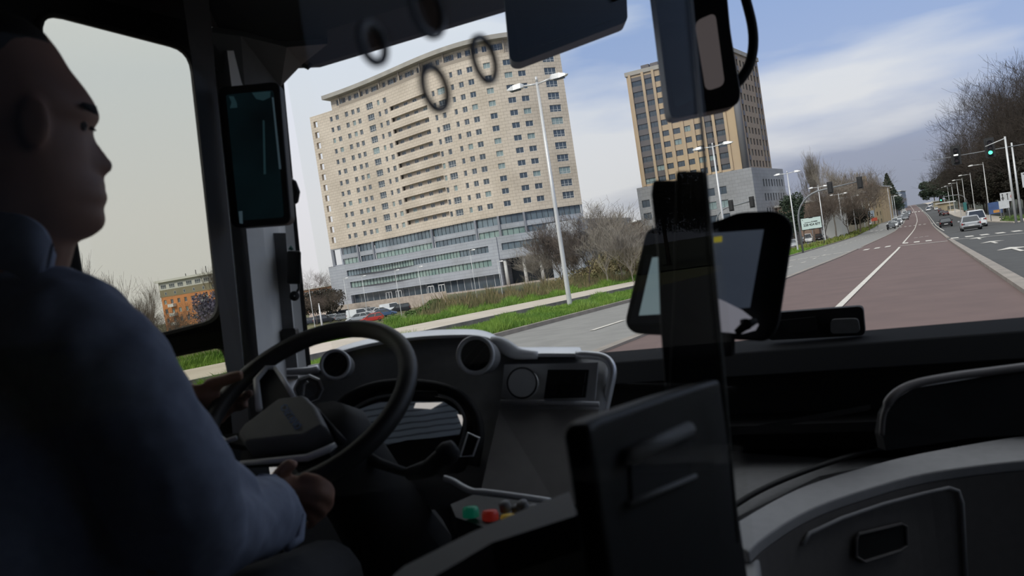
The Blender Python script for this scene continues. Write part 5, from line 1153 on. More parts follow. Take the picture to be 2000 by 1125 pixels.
# steering column and stalks
e = empty('steering_column', WC-WNm*.12, 'black steering column shroud under the wheel', 'steering column')
part(MB().loft([[WC-WNm*k+wr_*(w*math.cos(t*PI/6))+wu*(w*math.sin(t*PI/6)) for t in range(12)] for k, w in ((.05, .05), (.09, .075), (.25, .08), (.45, .1))]), 'shroud', M_blk2, e, smooth=True)
part(MB().tube([P(800, 925, 1.33), P(836, 915, 1.30), P(872, 886, 1.27)], [.012, .015, .016], 10), 'stalk', M_blk, e, smooth=True)
part(MB().lathe(P(873, 886, 1.26), P(873, 886, 1)-P(836, 915, 1), [(.001, -.01), (.018, -.01), (.02, .005), (.014, .018), (.001, .02)], 14), 'stalk_knob', M_blk2, e, smooth=True)
part(MB().tube([WC-WNm*.07, P(740, 905, 1.34), P(800, 925, 1.33)], [.012, .01, .008], 10), 'stalk_arm', M_blk2, e, smooth=True)
# ================================================================ DASHBOARD
e = DB = empty('dashboard', P(880, 820, 1.7), 'dark grey driver\'s dashboard with silver rim around instruments', 'dashboard')
top = [(592, 745, 1.80), (625, 722, 1.80), (660, 688, 1.80), (720, 672, 1.80), (800, 662, 1.80), (870, 657, 1.78), (925, 657, 1.76), (965, 668, 1.74), (1005, 694, 1.72), (1080, 694, 1.70), (1150, 695, 1.68), (1186, 703, 1.66), (1196, 730, 1.65)]
bot = [(560, 980, 1.62), (600, 985, 1.60), (640, 990, 1.58), (700, 990, 1.56), (780, 990, 1.53), (850, 990, 1.5), (900, 990, 1.48), (940, 990, 1.46), (975, 992, 1.44), (1030, 995, 1.42), (1080, 998, 1.40), (1110, 1000, 1.39), (1130, 1000, 1.38)]
rows = []
for (a, b) in zip(top, bot):
    rows.append([P(a[0]+(b[0]-a[0])*t, a[1]+(b[1]-a[1])*t, a[2]+(b[2]-a[2])*(t**.9)+.02*math.sin(t*PI)) for t in (0, .12, .3, .5, .75, 1)])
mb = MB(); n = len(rows); m_ = 6; V_ = [p for r in rows for p in r]; mb.add(V_, [(i*m_+j, (i+1)*m_+j, (i+1)*m_+j+1, i*m_+j+1) for i in range(n-1) for j in range(m_-1)])
o = part(mb, 'fascia', M_gryd, e, smooth=True); s = o.modifiers.new('s', 'SOLIDIFY'); s.thickness = .02; s.offset = 0
# dark recess behind wheel (upper hood panel)
def sheet(L_, d, th=.008): return prism_px([P(x, y, d if isinstance(d, (int, float)) else dd) for (x, y), dd in zip(L_, d if not isinstance(d, (int, float)) else [d]*len(L_))], th)
def sheetd(L_, th=.008): return prism_px([P(*q) for q in L_], th)
rim_ = smooth_pts([P(*q) for q in [(596, 728, 1.77), (622, 722, 1.77), (640, 702, 1.77), (668, 688, 1.77), (730, 672, 1.77), (810, 661, 1.76), (870, 657, 1.75), (925, 657, 1.73), (958, 664, 1.71), (985, 680, 1.69), (1012, 692, 1.68), (1080, 693, 1.66), (1150, 694, 1.64), (1182, 700, 1.62), (1196, 722, 1.61), (1190, 760, 1.60), (1178, 812, 1.59), (1171, 838, 1.58)]], 5)
nb = 60; hz_ = Vector((-cf.x, -cf.y, 0)).normalized()
part(MB().loft([[p+hz_*.004-Vector((0, 0, .004)), p+Vector((0, 0, .003)), p-hz_*.028+Vector((0, 0, .013)), p-hz_*.05+Vector((0, 0, .012)), p-hz_*.04-Vector((0, 0, .006))] for p in rim_[:nb]]), 'silver_rim', M_sil, e, bevel=.002)
part(MB().tube(rim_[nb-2:], .009, 10), 'silver_rim', M_sil, e, smooth=True)
part(MB().tube(smooth_pts([P(*q) for q in [(560, 727, 1.74), (600, 724, 1.75), (622, 720, 1.76)]], 4), .009, 8), 'silver_rim', M_sil, e, smooth=True)
part(MB().tube(smooth_pts([P(*q) for q in [(958, 664, 1.70), (985, 676, 1.69), (1010, 690, 1.68), (1050, 694, 1.67)]], 4), [.009, .013, .016, .017, .017, .017, .017, .016, .014, .012, .011, .01, .009], 10), 'silver_flare', M_sil2, e, smooth=True)
# instrument hood ring and screen
hood = smooth_pts([P(*q) for q in [(650, 808, 1.60), (690, 772, 1.61), (750, 752, 1.61), (830, 752, 1.60), (890, 768, 1.58), (925, 805, 1.56), (935, 850, 1.54), (925, 910, 1.52)]], 5)
part(MB().tube(hood, .012, 8), 'instrument_hood', M_blk2, e, smooth=True)
hood2 = smooth_pts([P(*q) for q in [(676, 830, 1.585), (690, 800, 1.59), (735, 777, 1.59), (800, 770, 1.59), (865, 774, 1.575), (898, 796, 1.56), (908, 835, 1.55), (892, 893, 1.54)]], 5)
part(MB().tube(hood2, .0035, 6), 'bezel_line', M_gryd, e, smooth=True)
part(sheetd([(655, 830, 1.60), (690, 778, 1.61), (750, 760, 1.61), (870, 760, 1.59), (925, 800, 1.57), (932, 860, 1.55), (905, 925, 1.53), (700, 925, 1.56)], .01), 'cluster_surround', M_blk2, e)
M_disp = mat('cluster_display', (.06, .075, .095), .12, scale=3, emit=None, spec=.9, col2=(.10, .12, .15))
t_ = M_disp.node_tree; b_ = t_.nodes['Principled BSDF']; wv = t_.nodes.new('ShaderNodeTexWave'); wv.inputs['Scale'].default_value = 26; wv.inputs['Distortion'].default_value = 1.5; wv.bands_direction = 'Z'  # wavy bands put reflected stripes into the display colour
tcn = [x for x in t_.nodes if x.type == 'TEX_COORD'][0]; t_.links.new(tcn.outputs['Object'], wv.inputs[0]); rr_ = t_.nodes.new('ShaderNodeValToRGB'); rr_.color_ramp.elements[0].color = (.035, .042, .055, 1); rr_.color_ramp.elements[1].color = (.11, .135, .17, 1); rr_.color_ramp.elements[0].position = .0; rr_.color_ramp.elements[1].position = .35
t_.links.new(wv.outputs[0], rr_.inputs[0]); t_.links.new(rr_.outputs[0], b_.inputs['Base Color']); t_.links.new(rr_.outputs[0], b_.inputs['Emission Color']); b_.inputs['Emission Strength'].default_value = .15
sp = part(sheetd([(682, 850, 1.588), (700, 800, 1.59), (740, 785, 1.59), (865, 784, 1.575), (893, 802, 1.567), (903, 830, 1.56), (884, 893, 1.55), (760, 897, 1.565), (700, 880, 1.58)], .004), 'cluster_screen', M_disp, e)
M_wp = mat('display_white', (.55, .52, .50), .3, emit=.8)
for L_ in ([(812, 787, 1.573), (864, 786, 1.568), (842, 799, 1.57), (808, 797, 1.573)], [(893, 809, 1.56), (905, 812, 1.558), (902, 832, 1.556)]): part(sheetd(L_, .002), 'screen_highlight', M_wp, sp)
part(sheetd([(800, 764, 1.58), (852, 764, 1.573), (856, 774, 1.573), (803, 775, 1.58)], .004), 'warning_strip', M_blk, e); part(sheetd([(738, 766, 1.59), (760, 763, 1.59), (752, 775, 1.59), (735, 777, 1.59)], .004), 'warning_strip', M_blk, e)
# key-shaped outline button
part(MB().tube([P(*q) for q in [(899, 892, 1.50), (914, 845, 1.50), (936, 855, 1.50), (924, 890, 1.50)]], .0022, 6, closed=True), 'button_outline', M_sil, e); part(sheetd([(902, 889, 1.502), (915, 848, 1.502), (933, 857, 1.502), (922, 888, 1.502)], .004), 'button', M_blk2, e)
# round vents
def vent(px, py, d, r, label_part):
    c = P(px, py, d); ax = (Vector((-.50, .20, 1.78))-c).normalized()
    o = part(MB().lathe(c, ax, [(r*.95, -.07), (r*1.05, -.03), (r*1.06, -.004), (r*1.0, .006)], 32), 'air_vent', M_sil if False else MATS['dash_grey'], DB, smooth=True)
    part(MB().tube([c+ax*.006+(ax.orthogonal().normalized()*math.cos(t*PI/20)+ax.cross(ax.orthogonal().normalized())*math.sin(t*PI/20))*r for t in range(40)], r*.13, 8, closed=True), 'vent_ring', M_sil2, o, smooth=True)
    part(MB().lathe(c, ax, [(.001, -.012), (r*.6, -.014), (r*.92, -.004)], 32), 'vent_bowl', M_blk2, o, smooth=True)
    x = ax.orthogonal().normalized(); y = ax.cross(x)
    for k in (-.35, .1, .5): part(MB().box(c+ax*.0+y*(k*r), (.003, .003, .003)).tube([c+y*(k*r)-x*r*.75, c+y*(k*r)+x*r*.75], .002, 5), 'vent_slat', M_blk, o)
vent(656, 712, 1.66, .030, ''); vent(930, 694, 1.60, .037, '')
# pod on the right: panel, dial, switch block, shelf
part(sheetd([(985, 712, 1.655), (1168, 708, 1.60), (1162, 782, 1.58), (978, 786, 1.635)], .008), 'pod_panel', mat('pod_grey', (.55, .55, .56), .6, scale=40, var=.04), e)
c = P(1020, 748, 1.60); ax = (CAM-c).normalized()+Vector((-.25, 0, .1)); ax.normalize()
dl = part(MB().lathe(c, ax, [(.001, .004), (.029, .004), (.031, 0), (.031, -.02)], 32), 'round_cover', mat('cover_lightgrey', (.85, .86, .85), .6, scale=30, var=.03), e)
part(MB().tube([c+ax*.002+(ax.orthogonal().normalized()*math.cos(t*PI/18)+ax.cross(ax.orthogonal().normalized())*math.sin(t*PI/18))*.0315 for t in range(36)], .0018, 6, closed=True), 'cover_ring', M_blk, dl)
sb = part(sheetd([(1070, 722, 1.59), (1150, 722, 1.57), (1143, 776, 1.56), (1062, 778, 1.58)], .012), 'switch_block', M_blk, e)
for i in range(3):
    for j in range(2):
        x0 = 1072+i*25-j*4; y0 = 727+j*25; part(sheetd([(x0, y0, 1.577-.007*i), (x0+22, y0, 1.570-.007*i), (x0+19, y0+21, 1.566-.007*i), (x0-3, y0+21, 1.573-.007*i)], .004), 'switch', M_blk2, sb)
part(MB().tube([P(978, 786, 1.60), P(1080, 786, 1.58), P(1170, 790, 1.555)], .006, 8), 'shelf_edge', MATS['pod_grey'], e, smooth=True)
part(sheetd([(975, 800, 1.60), (1170, 800, 1.545), (1130, 985, 1.36), (1085, 985, 1.37), (940, 955, 1.42)], .01), 'knee_panel', mat('knee_panel_grey', (.15, .142, .138), .5, scale=30, var=.05), e)
# ignition switch
c = P(603, 760, 1.68); ax = (CAM-c).normalized(); o = part(MB().lathe(c, ax, [(.034, -.02), (.032, .0), (.026, .006), (.020, 0), (.001, -.003)], 8), 'ignition_bezel', MATS['dash_grey'], e)
part(MB().tube([c+ax*.006+(ax.orthogonal().normalized()*math.cos(t*PI/4)+ax.cross(ax.orthogonal().normalized())*math.sin(t*PI/4))*.030 for t in range(8)], .0015, 5, closed=True), 'bezel_ring', M_sil, o); part(MB().tube([P(592, 772, 1.66), P(594, 752, 1.66), P(601, 745, 1.66)], .003, 6), 'key', M_sil, o)
# silver strip and button console
part(MB().tube(smooth_pts([P(*q) for q in [(868, 934, 1.36), (885, 940, 1.35), (905, 952, 1.335), (925, 960, 1.32), (945, 961, 1.31), (1000, 968, 1.29), (1075, 979, 1.27)]], 4), .0058, 8), 'silver_strip', M_sil2, e, smooth=True)
e = empty('button_console', P(970, 1000, 1.2), 'small dark button console with green, red and yellow buttons', 'console')
part(prism_px([P(880, 985, 1.26), P(925, 966, 1.30), P(1075, 985, 1.24), P(1090, 1010, 1.2), P(960, 1035, 1.13), P(890, 1010, 1.2)], .03), 'base', M_blk, e)
for (x, y, c_, l) in ((919, 994, (.01, .22, .13), 'green button'), (957, 1001, (.40, .03, .02), 'red button'), (993, 1009, (.48, .33, .03), 'yellow button')):
    p = P(x, y, 1.18); o = part(MB().lathe(p, (0, .15, 1), [(.001, .004), (.011, .003), (.013, -.002), (.013, -.012)], 16), 'button', mat(l, c_, .4, emit=.12), e, smooth=True); o['label'] = l
for (x, y) in ((985, 985), (1010, 992), (1020, 984), (1040, 993)): part(MB().lathe(P(x, y, 1.20), (0, -.25, 1), [(.001, .004), (.009, .003), (.010, -.01)], 12), 'small_button', M_gryd, e, smooth=True)
# ================================================================ PASSENGER SIDE COWL
Yc = 1.9
e = empty('front_cowl', (0.2, Yc, 1.2), 'black passenger-side cowl ledge along the bottom of the windscreen', 'cowl')
zc_ = 1.415
part(MB().prism([(-.95, Yc-.05, zc_), (-.95, Yc+.12, zc_+.005), (-.95, Yc+.12, zc_-.06), (-.95, Yc-.10, zc_-.05)], (2.3, 0, 0)), 'ledge', mat('ledge_black', (.012, .013, .015), .9, scale=30, spec=.1), e, bevel=.006)
part(MB().bx(-.95, 1.35, Yc-.02, Yc+.04, .6, zc_-.04), 'front_panel', M_blk2, e)
part(MB().bx(-.9, .5, Yc-.14, Yc, 1.24, 1.26), 'inner_shelf', M_blk, e)
e = empty('cowl_device', PY(1600, 630, Yc+.03), 'small black two-part device standing on the cowl by the red lane', 'device')
dv = lambda L_, y, th, m, nm: part(MB().prism([PY(*q, y) for q in L_], (0, th, 0)), nm, m, e)
part(MB().prism(rounded([PY(*q, Yc+.02) for q in [(1500, 612), (1685, 598), (1690, 655), (1500, 665)]], .012), (0, .03, 0)), 'body', M_blk2, e)
dv([(1524, 626), (1592, 619), (1596, 646), (1540, 650)], Yc+.01, .012, M_blk, 'left_window'); part(MB().prism(rounded([PY(*q, Yc+.005) for q in [(1622, 624), (1676, 622), (1680, 650), (1622, 652)]], .01), (0, .015, 0)), 'right_button', M_gryd, e)
# curved grey console
zt = 1.22
inn = [(1400, 1045), (1440, 1018), (1520, 972), (1600, 938), (1750, 895), (1900, 866), (2010, 849), (2080, 845), (2300, 850)]
out_ = [(1462, 1078), (1491, 1051), (1560, 1006), (1640, 972), (1780, 930), (1900, 910), (2010, 898), (2080, 895), (2300, 900)]
e = empty('curved_console', PZ(1700, 930, .35), 'curved grey console with a recessed handle panel at the lower right', 'console')
I_ = [PZ(x, y, zt) for x, y in smooth_pts([(a, b, 0) for a, b in inn], 4) for _ in (0,)] if False else [PZ(p.x, p.y, zt) for p in smooth_pts([(a, b, 0) for a, b in inn], 4)]
O_ = [PZ(p.x, p.y, zt-.01) for p in smooth_pts([(a, b, 0) for a, b in out_], 4)]
part(MB().loft([[a, b, b+Vector((0, 0, -.02)), a+Vector((0, 0, -.03))] for a, b in zip(I_, O_)]), 'top_band', M_grym, e, bevel=.004)
dn = lambda p, z, k=0: Vector((p.x, p.y+k, z))
part(MB().loft([[b+Vector((0, 0, -.02)), dn(b, .35), dn(b, .35, .02), b+Vector((0, .02, -.02))] for b in O_]), 'front_face', mat('console_dark_grey', (.17, .16, .157), .6, scale=50, var=.05), e)
# raised panel with recess
def onface(px, py, off=-.006):     # intersect the ray with the vertical face below O_
    best = None
    for a, b in zip(O_, O_[1:]):
        d = ray(px, py); n_ = Vector((b.y-a.y, a.x-b.x, 0)); t = (a-CAM).dot(n_)/d.dot(n_); p = CAM+d*t; s = (p-a).dot(b-a)/(b-a).length_squared
        if -.02 <= s <= 1.02: best = p+n_.normalized()*(-off if n_.normalized().dot(ray(px, py)) < 0 else off)
    return best if best else P(px, py, 1.35)
pn = [(1562, 1062), (1575, 1040), (1640, 1010), (1720, 983), (1800, 962), (1850, 951), (1868, 957), (1876, 980), (1884, 1140), (1566, 1200)]
part(MB().tube([onface(*q) for q in pn[:9]], .004, 6), 'panel_seam', M_grym, e, smooth=True)
rc = [(1664, 1050), (1668, 1040), (1752, 1020), (1762, 1025), (1764, 1062), (1750, 1072), (1680, 1094), (1664, 1084)]
o = part(MB().prism([onface(*q, -.008) for q in rc], Vector((0, .01, 0))), 'recessed_handle', M_blk2, e); part(MB().tube([onface(*q, -.010) for q in rc], .003, 6, closed=True), 'handle_rim', MATS['console_dark_grey'], o)
e2 = empty('corner_console', PZ(1430, 1080, .35), 'short grey console corner left of the curved console', 'console')
cn = [(1100, 1215), (1290, 1120), (1441, 1036), (1482, 1082), (1484, 1150), (1300, 1250)]
cv = [PZ(x, y, zt-.03) for x, y in cn]
part(MB().prism(cv, (0, 0, -.5)), 'body', M_grym, e2, bevel=.01)
e = empty('black_counter', PZ(1650, 900, 1.1), 'dark shelf between the curved console and the cowl', 'shelf')
sh = [PZ(1400, 1030, 1.17), PZ(1600, 930, 1.17), PZ(2000, 850, 1.17), Vector((1.3, 1.4, 1.17)), Vector((1.3, 1.87, 1.17)), Vector((-.5, 1.87, 1.17)), Vector((-.42, 1.3, 1.17))]
part(MB().prism(sh, (0, 0, -.03)), 'surface', M_gryd, e)
part(MB().tube(smooth_pts([PZ(x, y, 1.19) for x, y in [(1415, 1000), (1480, 960), (1560, 925), (1680, 885), (1800, 862)]], 4), .006, 8), 'lip', M_blk, e, smooth=True)
part(MB().loft([[P(1440, 838, 1.5), P(1700, 790, 1.5), P(1700, 800, 1.5), P(1440, 848, 1.5)], [P(1440, 838, 1.56), P(1700, 790, 1.56), P(1700, 800, 1.56), P(1440, 848, 1.56)]]), 'ridge', M_blk, e)
e = empty('handrail_screen', P(1860, 790, 1.25), 'black rounded screen panel with pale rim at the right frame edge', 'panel')
hr = smooth_pts([P(*q) for q in [(1722, 850, 1.2), (1726, 810, 1.2), (1742, 776, 1.2), (1780, 752, 1.21), (1850, 737, 1.22), (1930, 726, 1.23), (2040, 712, 1.24), (2200, 694, 1.26)]], 5)
part(MB().tube(hr, [.004]*8+[.007]*(len(hr)-8), 8), 'rim', mat('rim_grey', (.26, .24, .235), .45, scale=30, var=.05), e, smooth=True)
part(prism_px([P(*q) for q in [(1724, 850, 1.215), (1730, 812, 1.215), (1748, 780, 1.215), (1785, 758, 1.225), (1930, 734, 1.24), (2200, 700, 1.28), (2200, 838, 1.29), (1900, 855, 1.24), (1730, 880, 1.215)]], .02), 'panel', M_blk2, e)
# ================================================================ CAB DOOR, POST, PARTITION GLASS, TABLET
XP = -.185
e = empty('cab_door', (XP, .6, .35), 'black driver\'s cab door with armrest slot and tall post', 'cab door')
dp = [PX(1150, 842, XP), PX(1156, 827, XP), PX(1172, 816, XP), PX(1300, 772, XP), PX(1400, 745, XP)]
y0_, y1_ = dp[0].y, PX(1415, 800, XP).y
body = [Vector((XP, p.y, p.z)) for p in dp]; body[-1].y = y1_
part(MB().prism(body+[Vector((XP, y1_, .4)), Vector((XP, y0_+.01, .4))], (-.018, 0, 0)), 'door_panel', M_blk, e, bevel=.005)
pt = [(1293, 1040), (1291, 560), (1290, 345), (1376, 333), (1400, 560), (1436, 1040)]
part(MB().loft([[P(a, y, .735), P(b, y, .735), P(b-2, y, .765), P(a+2, y, .765)] for y, a, b in ((334, 1320, 1377), (560, 1316, 1401), (760, 1306, 1420), (1040, 1300, 1437), (1180, 1300, 1452))]), 'post', M_blk2, e, bevel=.003)
part(MB().loft([[P(a, y, .79), P(b, y, .79), P(b, y, .83), P(a, y, .83)] for y, a, b in ((352, 1275, 1340), (380, 1272, 1340), (500, 1285, 1345), (640, 1290, 1345), (770, 1300, 1345))]), 'side_post', M_blk, e, bevel=.004)
for (a, b, m, w) in (((1225, 893), (1345, 838), M_gryd, .006), ((1228, 985), (1358, 930), M_gryd, .002)):
    part(MB().tube([PX(*a, XP+.004), PX(*b, XP+.004)], w, 8), 'slot_edge', m, e, smooth=True)
part(prism_px([PX(1232, 905, XP+.002), PX(1345, 852, XP+.002), PX(1350, 925, XP+.002), PX(1236, 980, XP+.002)], .004), 'slot', M_blk2, e)
part(MB().prism([PZ(*q, 1.48) for q in [(1112, 960), (1128, 1006), (960, 1060), (850, 1125), (760, 1200), (680, 1200), (790, 1105), (920, 1040), (1040, 988)]], (0, 0, -.03)), 'armrest', mat('armrest_grey', (.06, .066, .075), .6, scale=30, var=.04), e)
# glass pane with speaking holes
e = empty('partition_glass', (XP+.012, .3, 1.3), 'clear glass driver partition with four round speaking holes', 'glass partition')
yE0, yE1 = PX(1350, 60, XP+.012), PX(1432, 1000, XP+.012)
X_ = XP+.012
yt, yb = PX(1341, -40, X_), PX(1437, 1060, X_)
rings_c = [(728, 84, 27), (834, 16, 34), (946, 116, 26), (850, 172, 28)]
holes = []
gp = Vector((X_, 0, 0))
for px, py, r in rings_c:
    c = PX(px, py, X_); rr2 = (PX(px+r, py, X_)-c).length*.5+(PX(px, py+r, X_)-c).length*.5; holes.append((c, rr2, [c+Vector((0, math.cos(t*PI/16)*rr2, math.sin(t*PI/16)*rr2)) for t in range(32)]))
outl = [Vector((X_, -.3, 1.05)), Vector((X_, yb.y, 1.05)), Vector((X_, yt.y, yt.z)), Vector((X_, yt.y-.01, 2.5)), Vector((X_, -.3, 2.5))]
holed(outl, [h[2] for h in holes], 'pane', M_pglass, .004, parent=e, direction=Vector((1, 0, 0)))
for c, r, L_ in holes: part(MB().tube(L_, .0018, 6, closed=True), 'speaking_hole', mat('hole_edge', (.30, .31, .33), .3, scale=30, var=.1), e, smooth=True)
part(MB().tube([Vector((X_+.002, yt.y, yt.z)), Vector((X_+.002, yb.y, yb.z))], .0016, 6), 'pane_edge', mat('glass_edge', (.42, .43, .40), .3, scale=30, var=.05), e, smooth=True)
# tablet
e = empty('tablet', P(1380, 530, 1.0), 'rugged black tablet with grey-blue screen mounted at the cab post', 'tablet')
part(prism_px(rounded([P(1262, 446, 1.03), P(1400, 432, 1.0), P(1440, 414, .99), P(1520, 411, .97), P(1551, 436, .965), P(1520, 640, .965), P(1500, 668, .965), P(1410, 662, 1.0), P(1236, 652, 1.03), P(1219, 632, 1.035)], .012), .03), 'case', M_blk2, e, bevel=.004)
M_scr = screen_mat('tablet_screen_blue', (.030, .038, .055), (.042, .052, .070), 5, .75); M_scr2 = screen_mat('tablet_screen_pale', (.12, .17, .19), (.15, .20, .215), 8, .8)
sp = part(prism_px([P(1380, 456, .993), P(1491, 448, .963), P(1464, 600, .956), P(1395, 606, .978)], .003), 'screen', M_scr, e)
sp2 = part(prism_px([P(1274, 503, 1.019), P(1300, 500, 1.013), P(1312, 612, 1.005), P(1247, 616, 1.02)], .003), 'screen', M_scr2, e)
part(prism_px([P(1262, 500, 1.022), P(1274, 500, 1.0185), P(1247, 618, 1.018), P(1312, 614, 1.004), P(1312, 632, 1.004), P(1228, 632, 1.022)], .003), 'inner_bezel', M_gryd, e)
part(prism_px([P(1394, 463, .982), P(1410, 461, .978), P(1410, 472, .978), P(1394, 474, .982)], .001), 'yellow_icon', mat('icon_yellow', (.22, .19, .02), .4, emit=.8), sp)
part(prism_px([P(1298, 598, .99), P(1344, 594, .975), P(1344, 625, .975), P(1298, 626, .99)], .002), 'card_label', mat('card_olive', (.09, .09, .07), .6, emit=.3), sp2)
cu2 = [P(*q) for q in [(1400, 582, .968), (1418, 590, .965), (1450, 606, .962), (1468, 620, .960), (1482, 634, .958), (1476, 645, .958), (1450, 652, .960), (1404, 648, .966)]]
part(prism_px(cu2, .003), 'pale_lower_panel', mat('pale_lavender', (.30, .30, .35), .5, emit=.45), e)  # pale emissive shape low on the tablet
e = empty('tablet_clamp', P(1457, 634, .94), 'small black clamp joint at the bottom of the tablet', 'clamp')
part(MB().tube([P(1438, 650, .945), P(1457, 635, .94), P(1476, 626, .945)], [.004, .006, .004], 8), 'arm', M_blk2, e, smooth=True); part(prism_px(rounded([P(*q, .935) for q in [(1450, 625), (1464, 622), (1468, 642), (1454, 646)]], .003), .012), 'knob', M_blk2, e)
tag(part(MB().tube([P(1420, 690, 1.0), P(1420, 650, .99)], .01, 8), 'mount', M_blk2, e), None)
# hanging mirror with cable
e = empty('hanging_monitor', P(1365, 100, 1.3), 'black rounded mirror unit with grey face hanging before the tan tower', 'mirror')
ol = rounded([P(1270, -80, 1.3), P(1415, -80, 1.3), P(1428, 60, 1.3), P(1449, 185, 1.3), P(1440, 206, 1.3), P(1316, 232, 1.3), P(1308, 222, 1.3), P(1288, 60, 1.3)], .016)
part(prism_px(ol, .045), 'housing', M_blk, e, bevel=.004)
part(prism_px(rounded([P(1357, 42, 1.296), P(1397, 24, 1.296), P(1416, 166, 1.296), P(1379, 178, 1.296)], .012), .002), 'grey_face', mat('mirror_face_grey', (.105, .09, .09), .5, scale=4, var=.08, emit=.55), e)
part(prism_px(rounded([P(1290, 48, 1.296), P(1340, 38, 1.296), P(1362, 190, 1.296), P(1318, 214, 1.296)], .012), .002), 'reflective_face', mat('mirror_face_dark', (.035, .042, .045), .12, scale=6, col2=(.065, .075, .078), spec=.9), e)
part(MB().tube([P(1345, -70, 1.33), P(1338, -150, 1.4), P(1335, -230, 1.6)], [.02, .016, .016], 10), 'mount_arm', M_blk, e, smooth=True)
cb = smooth_pts([P(*q) for q in [(1380, -200, 1.45), (1425, -130, 1.36), (1440, -60, 1.33), (1457, 0, 1.33), (1469, 50, 1.33), (1471, 90, 1.33), (1464, 125, 1.33), (1450, 150, 1.33), (1436, 165, 1.33)]], 5)
part(MB().tube(cb, [.009]*len(cb), 8), 'cable', M_blk2, e, smooth=True)
# ================================================================ DRIVER
e = DR = empty('person', (-.93, .42, 1.0), 'driver in a light blue shirt seen in dark profile, both hands on the wheel', 'person')
s_ = .88/1500
O0 = P(35, 260, .88); fw = Vector((.31, .951, 0)); fwd = (cr-cf*0)  # head faces across the image to the right
hx = (cr*.87+cf*.49).normalized(); hz = cu.copy(); hz = (hz-hx*hz.dot(hx)).normalized(); hy = hz.cross(hx).normalized()
# rows: y_px, front, back, half width(m), smooth front (face without nose)
HR = [(44, 30, -40, .020, 30), (52, 66, -75, .045, 66), (70, 92, -105, .062, 92), (95, 112, -125, .071, 112), (130, 133, -137, .077, 133), (165, 163, -140, .079, 160), (190, 180, -138, .079, 176), (208, 188, -136, .078, 184), (219, 189, -134, .077, 184), (229, 183, -132, .077, 180), (241, 175, -130, .076, 172), (256, 178, -128, .076, 170), (268, 184, -126, .0755, 172), (282, 196, -123, .075, 175), (296, 208, -120, .074, 177), (308, 218, -117, .073, 178), (320, 217, -114, .072, 179), (331, 201, -110, .071, 181), (340, 196, -107, .070, 184), (352, 201, -102, .068, 186), (363, 198, -97, .066, 188), (376, 206, -90, .064, 190), (388, 202, -82, .062, 188), (398, 195, -75, .060, 186), (412, 199, -66, .057, 186), (425, 201, -58, .054, 184), (440, 195, -50, .050, 178), (455, 178, -44, .046, 162), (466, 155, -40, .044, 140)]
hdm = MB(); rings = []
for (yy, xf, xb, hw, xs) in HR:
    cx = (xs+xb)/2; ra = (xs-xb)/2; ring = []
    for k in range(36):
        t = 2*PI*k/36; c_, s2 = math.cos(t), math.sin(t); ex = .85 if yy > 60 else 1
        x = cx+ra*(abs(c_)**ex)*(1 if c_ >= 0 else -1); y = hw*(abs(s2)**ex)*(1 if s2 >= 0 else -1)
        if c_ < -.2: y *= 1.0
        if c_ > 0:
            y *= 1-.18*c_**2
            wN = .013 if 240 < yy < 345 else .035; x += (xf-xs)*math.exp(-(y/wN)**2)
        ring.append(O0+hx*((x-35)*s_*.92)+hy*y+hz*((260-yy)*s_))
    rings.append(ring)
hdm.loft(rings)
nk = [(P(50, 430, .89), .056), (P(32, 490, .89), .057), (P(15, 560, .89), .056), (P(20, 640, .90), .055)]
bd = MB(); bd.v = list(hdm.v); bd.f = list(hdm.f)
bd.tube([p for p, r in nk], [r for p, r in nk], 18)
# ear
ec = O0+hx*((72-35)*s_*.86)-hy*.073+hz*((260-262)*s_)
bd.loft([[ec-hy*o_+hx*(r_*.016*math.cos(t*PI/8))+hz*(r_*.029*math.sin(t*PI/8)) for t in range(16)] for o_, r_ in ((-.012, .7), (.0, .9), (.006, 1.0), (.010, .9), (.011, .5))])
shR = P(175, 655, .79); elR = P(318, 1075, .80); wrR = P(528, 985, 1.10)
bd.tube([P(60, 720, .86), P(150, 690, .82), (shR+elR)/2, elR, (elR+wrR)/2, wrR], [.04, .04, .032, .028, .03, .028], 12)
def finger(mb, L_, r): mb.tube(smooth_pts([Vector(p) for p in L_], 3), [r*(1-.25*i/((len(L_)-1)*3)) for i in range((len(L_)-1)*3+1)], 9)
# right hand: palm on the rim, fingers wrapped over it
hp_ = MB(); dW = (Wp(600, 950)-CAM).dot(cf)
def RH(x, y, k=0): return P(x, y, dW-.012+k)
hp_.loft([[RH(528, 940, .0), RH(520, 965, -.015), RH(540, 1010, .0), RH(548, 985, .03)], [RH(555, 922, .0), RH(555, 950, -.022), RH(566, 1012, -.005), RH(565, 985, .025)], [RH(592, 928, .004), RH(594, 955, -.016), RH(590, 1008, .0), RH(585, 985, .022)]])
finger(hp_, [RH(590, 934, .0), RH(620, 940, -.004), RH(642, 956, .006), RH(640, 972, .03), RH(622, 972, .045)], .0105)
finger(hp_, [RH(592, 955, -.004), RH(622, 960, -.010), RH(641, 975, .004), RH(636, 992, .028), RH(616, 990, .045)], .0108)
finger(hp_, [RH(590, 977, -.004), RH(616, 984, -.010), RH(630, 998, .004), RH(622, 1010, .028)], .0102)
finger(hp_, [RH(584, 997, .0), RH(603, 1004, -.006), RH(612, 1016, .006), RH(603, 1026, .025)], .0092)
finger(hp_, [RH(535, 945, -.004), RH(550, 922, -.008), RH(565, 908, -.010), RH(577, 914, -.008)], .0115)
bd.v, bd.f = bd.v, bd.f; k0 = len(bd.v); bd.v += hp_.v; bd.f += [tuple(k0+j for j in f) for f in hp_.f]
